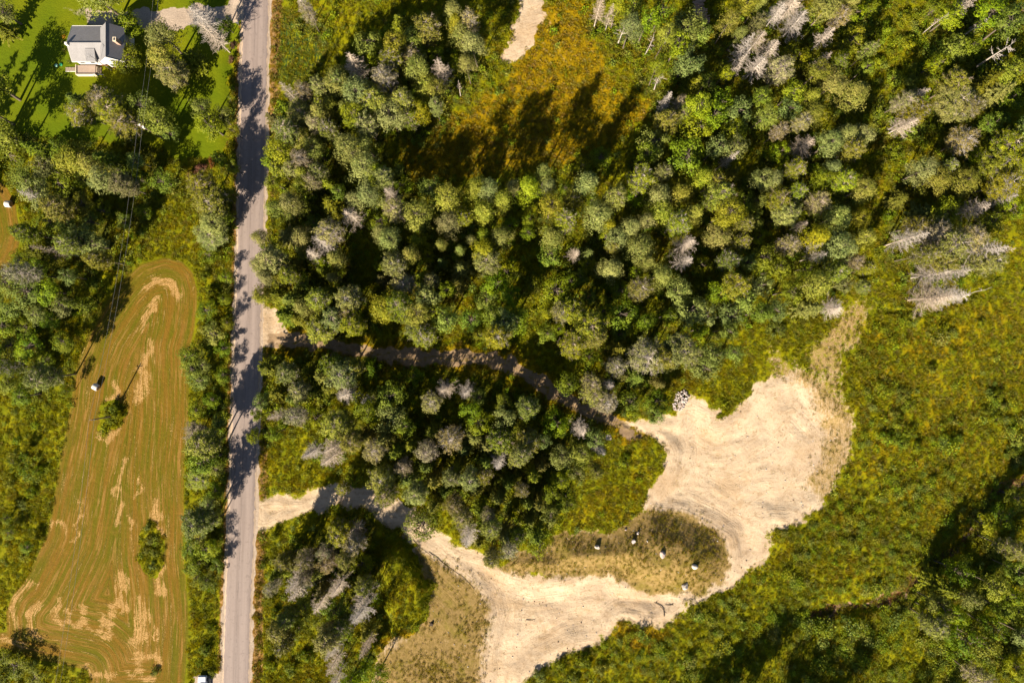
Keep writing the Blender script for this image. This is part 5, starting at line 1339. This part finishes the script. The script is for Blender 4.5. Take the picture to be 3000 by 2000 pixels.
def lying(name, pts_px, r0, lab, cat, mat, twigs=4, z=.25, grp=None):
    pts = []
    for px, py in pts_px:
        x, y, _ = P(px, py, z); pts.append((x, y, base_z(x, y) + z))
    o3 = pts[0]
    t = empty(name, o3, lab, cat, grp)
    loc = [tuple(np.array(p) - np.array(o3)) for p in pts]
    m_ = MB(); m_.tube(loc, [r0 * (1 - .6 * i_ / (len(loc) - 1)) for i_ in range(len(loc))], 7); m_.build('stem', mat, t)
    m_ = MB(); g = np.random.default_rng(len(lab))
    for j in range(twigs):
        i_ = int(g.integers(1, len(loc))); b0 = np.array(loc[i_]) * .7 + np.array(loc[i_ - 1]) * .3
        m_.tube([b0, b0 + g.normal(size=3) * np.array([.6, .6, .15]) + np.array([0, 0, .15])], [r0 * .4, r0 * .12], 4)
    m_.build('side_branches', mat, t)
DARKW = simple('dark_driftwood', (.07, .05, .035), .9, .3, 3)
lying('fallen_branch', crop(3, 3, [(1280, 1110), (1275, 1070), (1250, 1040), (1210, 1022)]), .10, 'dark forked branch lying on the sand above the lower bushes', 'branch', DARKW, 5, .12, 'branches lying on the sand')
lying('fallen_branch', crop(3, 3, [(1340, 1032), (1310, 1040), (1285, 1036)]), .07, 'short dark branch right of the forked branch on the sand', 'branch', DARKW, 3, .1, 'branches lying on the sand')
lying('fallen_branch', crop(3, 3, [(330, 1146), (370, 1148), (400, 1138)]), .06, 'thin dark branch on the sand nearer the bottom left', 'branch', DARKW, 2, .1, 'branches lying on the sand')
lying('fallen_branch', crop(3, 2, [(1300, 670), (1400, 750), (1500, 820), (1570, 880), (1615, 925)]), .05, 'long thin root-like branch along the left sand edge', 'branch', DARKW, 3, .05, 'branches lying on the sand')
lying('fallen_branch', crop(3, 2, [(1190, 585), (1240, 640), (1310, 690)]), .05, 'short dark root at the shaded end of the lane', 'branch', DARKW, 2, .05, 'branches lying on the sand')
lying('fallen_tree', crop(3, 2, [(1085, 300), (1150, 380)]), .11, 'pale fallen trunk across the right end of the sandy lane', 'fallen trunk', BARK_PALE, 0, .2, 'fallen pale trunks')
lying('fallen_tree', crop(1, 4, [(1070, 700), (1140, 650), (1200, 615)]), .12, 'greyish fallen tree top in the upper right green gap', 'fallen trunk', BARK_PALE, 12, .8, 'fallen pale trunks')
lying('fallen_tree', crop(1, 4, [(940, 890), (1010, 850), (1060, 830), (1110, 815)]), .15, 'branching white fallen tree left of the big half-bare conifer', 'fallen trunk', BARK_PALE, 14, 1.0, 'fallen pale trunks')
lying('fallen_tree', crop(2, 4, [(1420, 480), (1540, 430), (1600, 420), (1650, 400)]), .10, 'thin grey fallen pole beyond the lowest dead tree in the right meadow', 'fallen trunk', BARK_PALE, 5, .4, 'fallen pale trunks')
lying('fallen_tree', crop(1, 1, [(120, 1300), (200, 1340), (290, 1365)]), .12, 'pale fallen trunk in the wood near the left field bale', 'fallen trunk', BARK_PALE, 6, 3.5, 'fallen pale trunks')
x, y, _ = P(1264, 1828, .3); m = MB()
m.tube([(0, 0, -.2), (0, 0, .25), (.05, 0, .5)], [.5, .36, .3], 10)
for j in range(5): m.tube([(0, 0, .1), (.75 * math.cos(j * 1.3), .75 * math.sin(j * 1.3), -.05)], [.14, .05], 5)
o = m.build('tree_stump', DARKW); o.location = (x, y, base_z(x, y)); tag(o, 'dark charred stump on the brown grassy sand left of the sand sweep', 'stump')

# raised wooden stand by the shadowed track edge
x, y, _ = P(1783, 1281, 4); z0 = base_z(x, y)
t = empty('hunting_stand', (x, y, z0), 'small raised frame of pale wood at the shaded wood edge below the track', 'stand')
PALEW = simple('pale_lumber', (.46, .38, .31), .8, .15, 3)
for ax in (-.5, .5):
    for ay in (-.5, .5):
        m = MB(); m.tube([(ax * 1.3, ay * 1.3, -.2), (ax, ay, 4.6)], .05, 5); m.build('leg', PALEW, t)
for i_ in range(5): m = MB(); m.box((-.48 + .24 * i_, 0, 3.6), (.18, 1.2, .05)); m.build('floor_board', PALEW, t)
for ay in (-.5, .5): m = MB(); m.box((0, ay, 4.5), (1.15, .07, .1)); m.build('rail', PALEW, t)
for ax in (-.5, .5): m = MB(); m.box((ax, 0, 4.5), (.07, 1.0, .1)); m.build('rail', PALEW, t)

# ------------------------------------------------------------------ white pickup at the bottom edge, beside a gravel pad
x, y, _ = P(592.5, 2013, .8); car = empty('pickup_truck', (x, y, 0), 'white vehicle with dark blue glass at the bottom edge left of the road', 'truck')
PAINT = simple('white_car_paint', (.68, .68, .68), .25, .02, 1, spec=.6, bump=0)
CARGL = simple('dark_blue_glass', (.02, .05, .09), .05, .05, 1, spec=.9, bump=0)
TYRE = simple('tyre_rubber', (.02, .02, .02), .9, .1, 4)
def loft(mb, secs):
    b = len(mb.v); n_ = len(secs[0])
    for s_ in secs: mb.v += [tuple(p) for p in s_]
    for i_ in range(len(secs) - 1):
        for k_ in range(n_): mb.f.append((b + i_ * n_ + k_, b + i_ * n_ + (k_ + 1) % n_, b + (i_ + 1) * n_ + (k_ + 1) % n_, b + (i_ + 1) * n_ + k_))
    mb.f.append(tuple(b + k_ for k_ in range(n_))[::-1]); mb.f.append(tuple(b + (len(secs) - 1) * n_ + k_ for k_ in range(n_)))
def sec(yy, w, z0_, z1_, c_=.12):
    return [(-w, yy, z0_), (w, yy, z0_), (w, yy, z1_ - c_), (w - c_, yy, z1_), (-w + c_, yy, z1_), (-w, yy, z1_ - c_)]
m = MB(); loft(m, [sec(2.65, .80, .45, .90), sec(2.5, .92, .38, 1.02), sec(1.2, .97, .35, 1.12), sec(-.9, .98, .35, 1.14), sec(-2.55, .96, .38, 1.14), sec(-2.7, .9, .45, 1.05)]); m.build('body', PAINT, car)
m = MB(); loft(m, [sec(1.15, .86, 1.1, 1.14, .02), sec(.45, .76, 1.1, 1.72, .1), sec(-.75, .74, 1.1, 1.74, .1), sec(-1.05, .82, 1.1, 1.14, .02)]); m.build('cab_glass', CARGL, car)
m = MB(); loft(m, [sec(.42, .72, 1.70, 1.78, .05), sec(-.72, .71, 1.70, 1.79, .05)]); m.build('cab_roof', PAINT, car)
m = MB(); m.box((0, -1.85, 1.16), (1.5, 1.4, .04)); m.build('bed_floor', simple('bed_liner', (.05, .05, .055), .7, .1, 4), car)
for ax in (-1, 1):
    m = MB(); m.box((ax * .66, 2.6, .80), (.34, .12, .16)); m.build('headlight', GLASS, car)
    m = MB(); m.box((ax * 1.06, .85, 1.15), (.2, .1, .14)); m.build('mirror', PAINT, car)
    for yy in (1.7, -1.65):
        m = MB(); m.tube([(ax * .98, yy, .36), (ax * .74, yy, .36)], .37, 18); wl = m.build('wheel', TYRE, car)
        m = MB(); m.tube([(ax * 1.0, yy, .36), (ax * .96, yy, .36)], .2, 12); m.build('rim', METAL, wl)
x0_, y0_, _ = P(616, 1977); m = MB(); m.box((0, 0, .15), (.16, 4.5, .2)); o = m.build('timber_kerb', CONC_L); o.location = (x0_, y0_ - 2.2, 0); tag(o, 'pale straight timber edging the gravel pad beside the white vehicle', 'edging')

# mailbox where the driveway meets the road
x, y, _ = P(696, 69, 1)
t = empty('mailbox', (x, y, 0), 'small white mailbox on a post where the driveway meets the road', 'mailbox')
m = MB(); m.box((0, 0, .5), (.1, .1, 1.2)); m.build('post', RUST, t)
m = MB(); m.tube([(-.3, 0, 1.2), (.3, 0, 1.2)], .15, 10); m.build('box', TRIM, t)
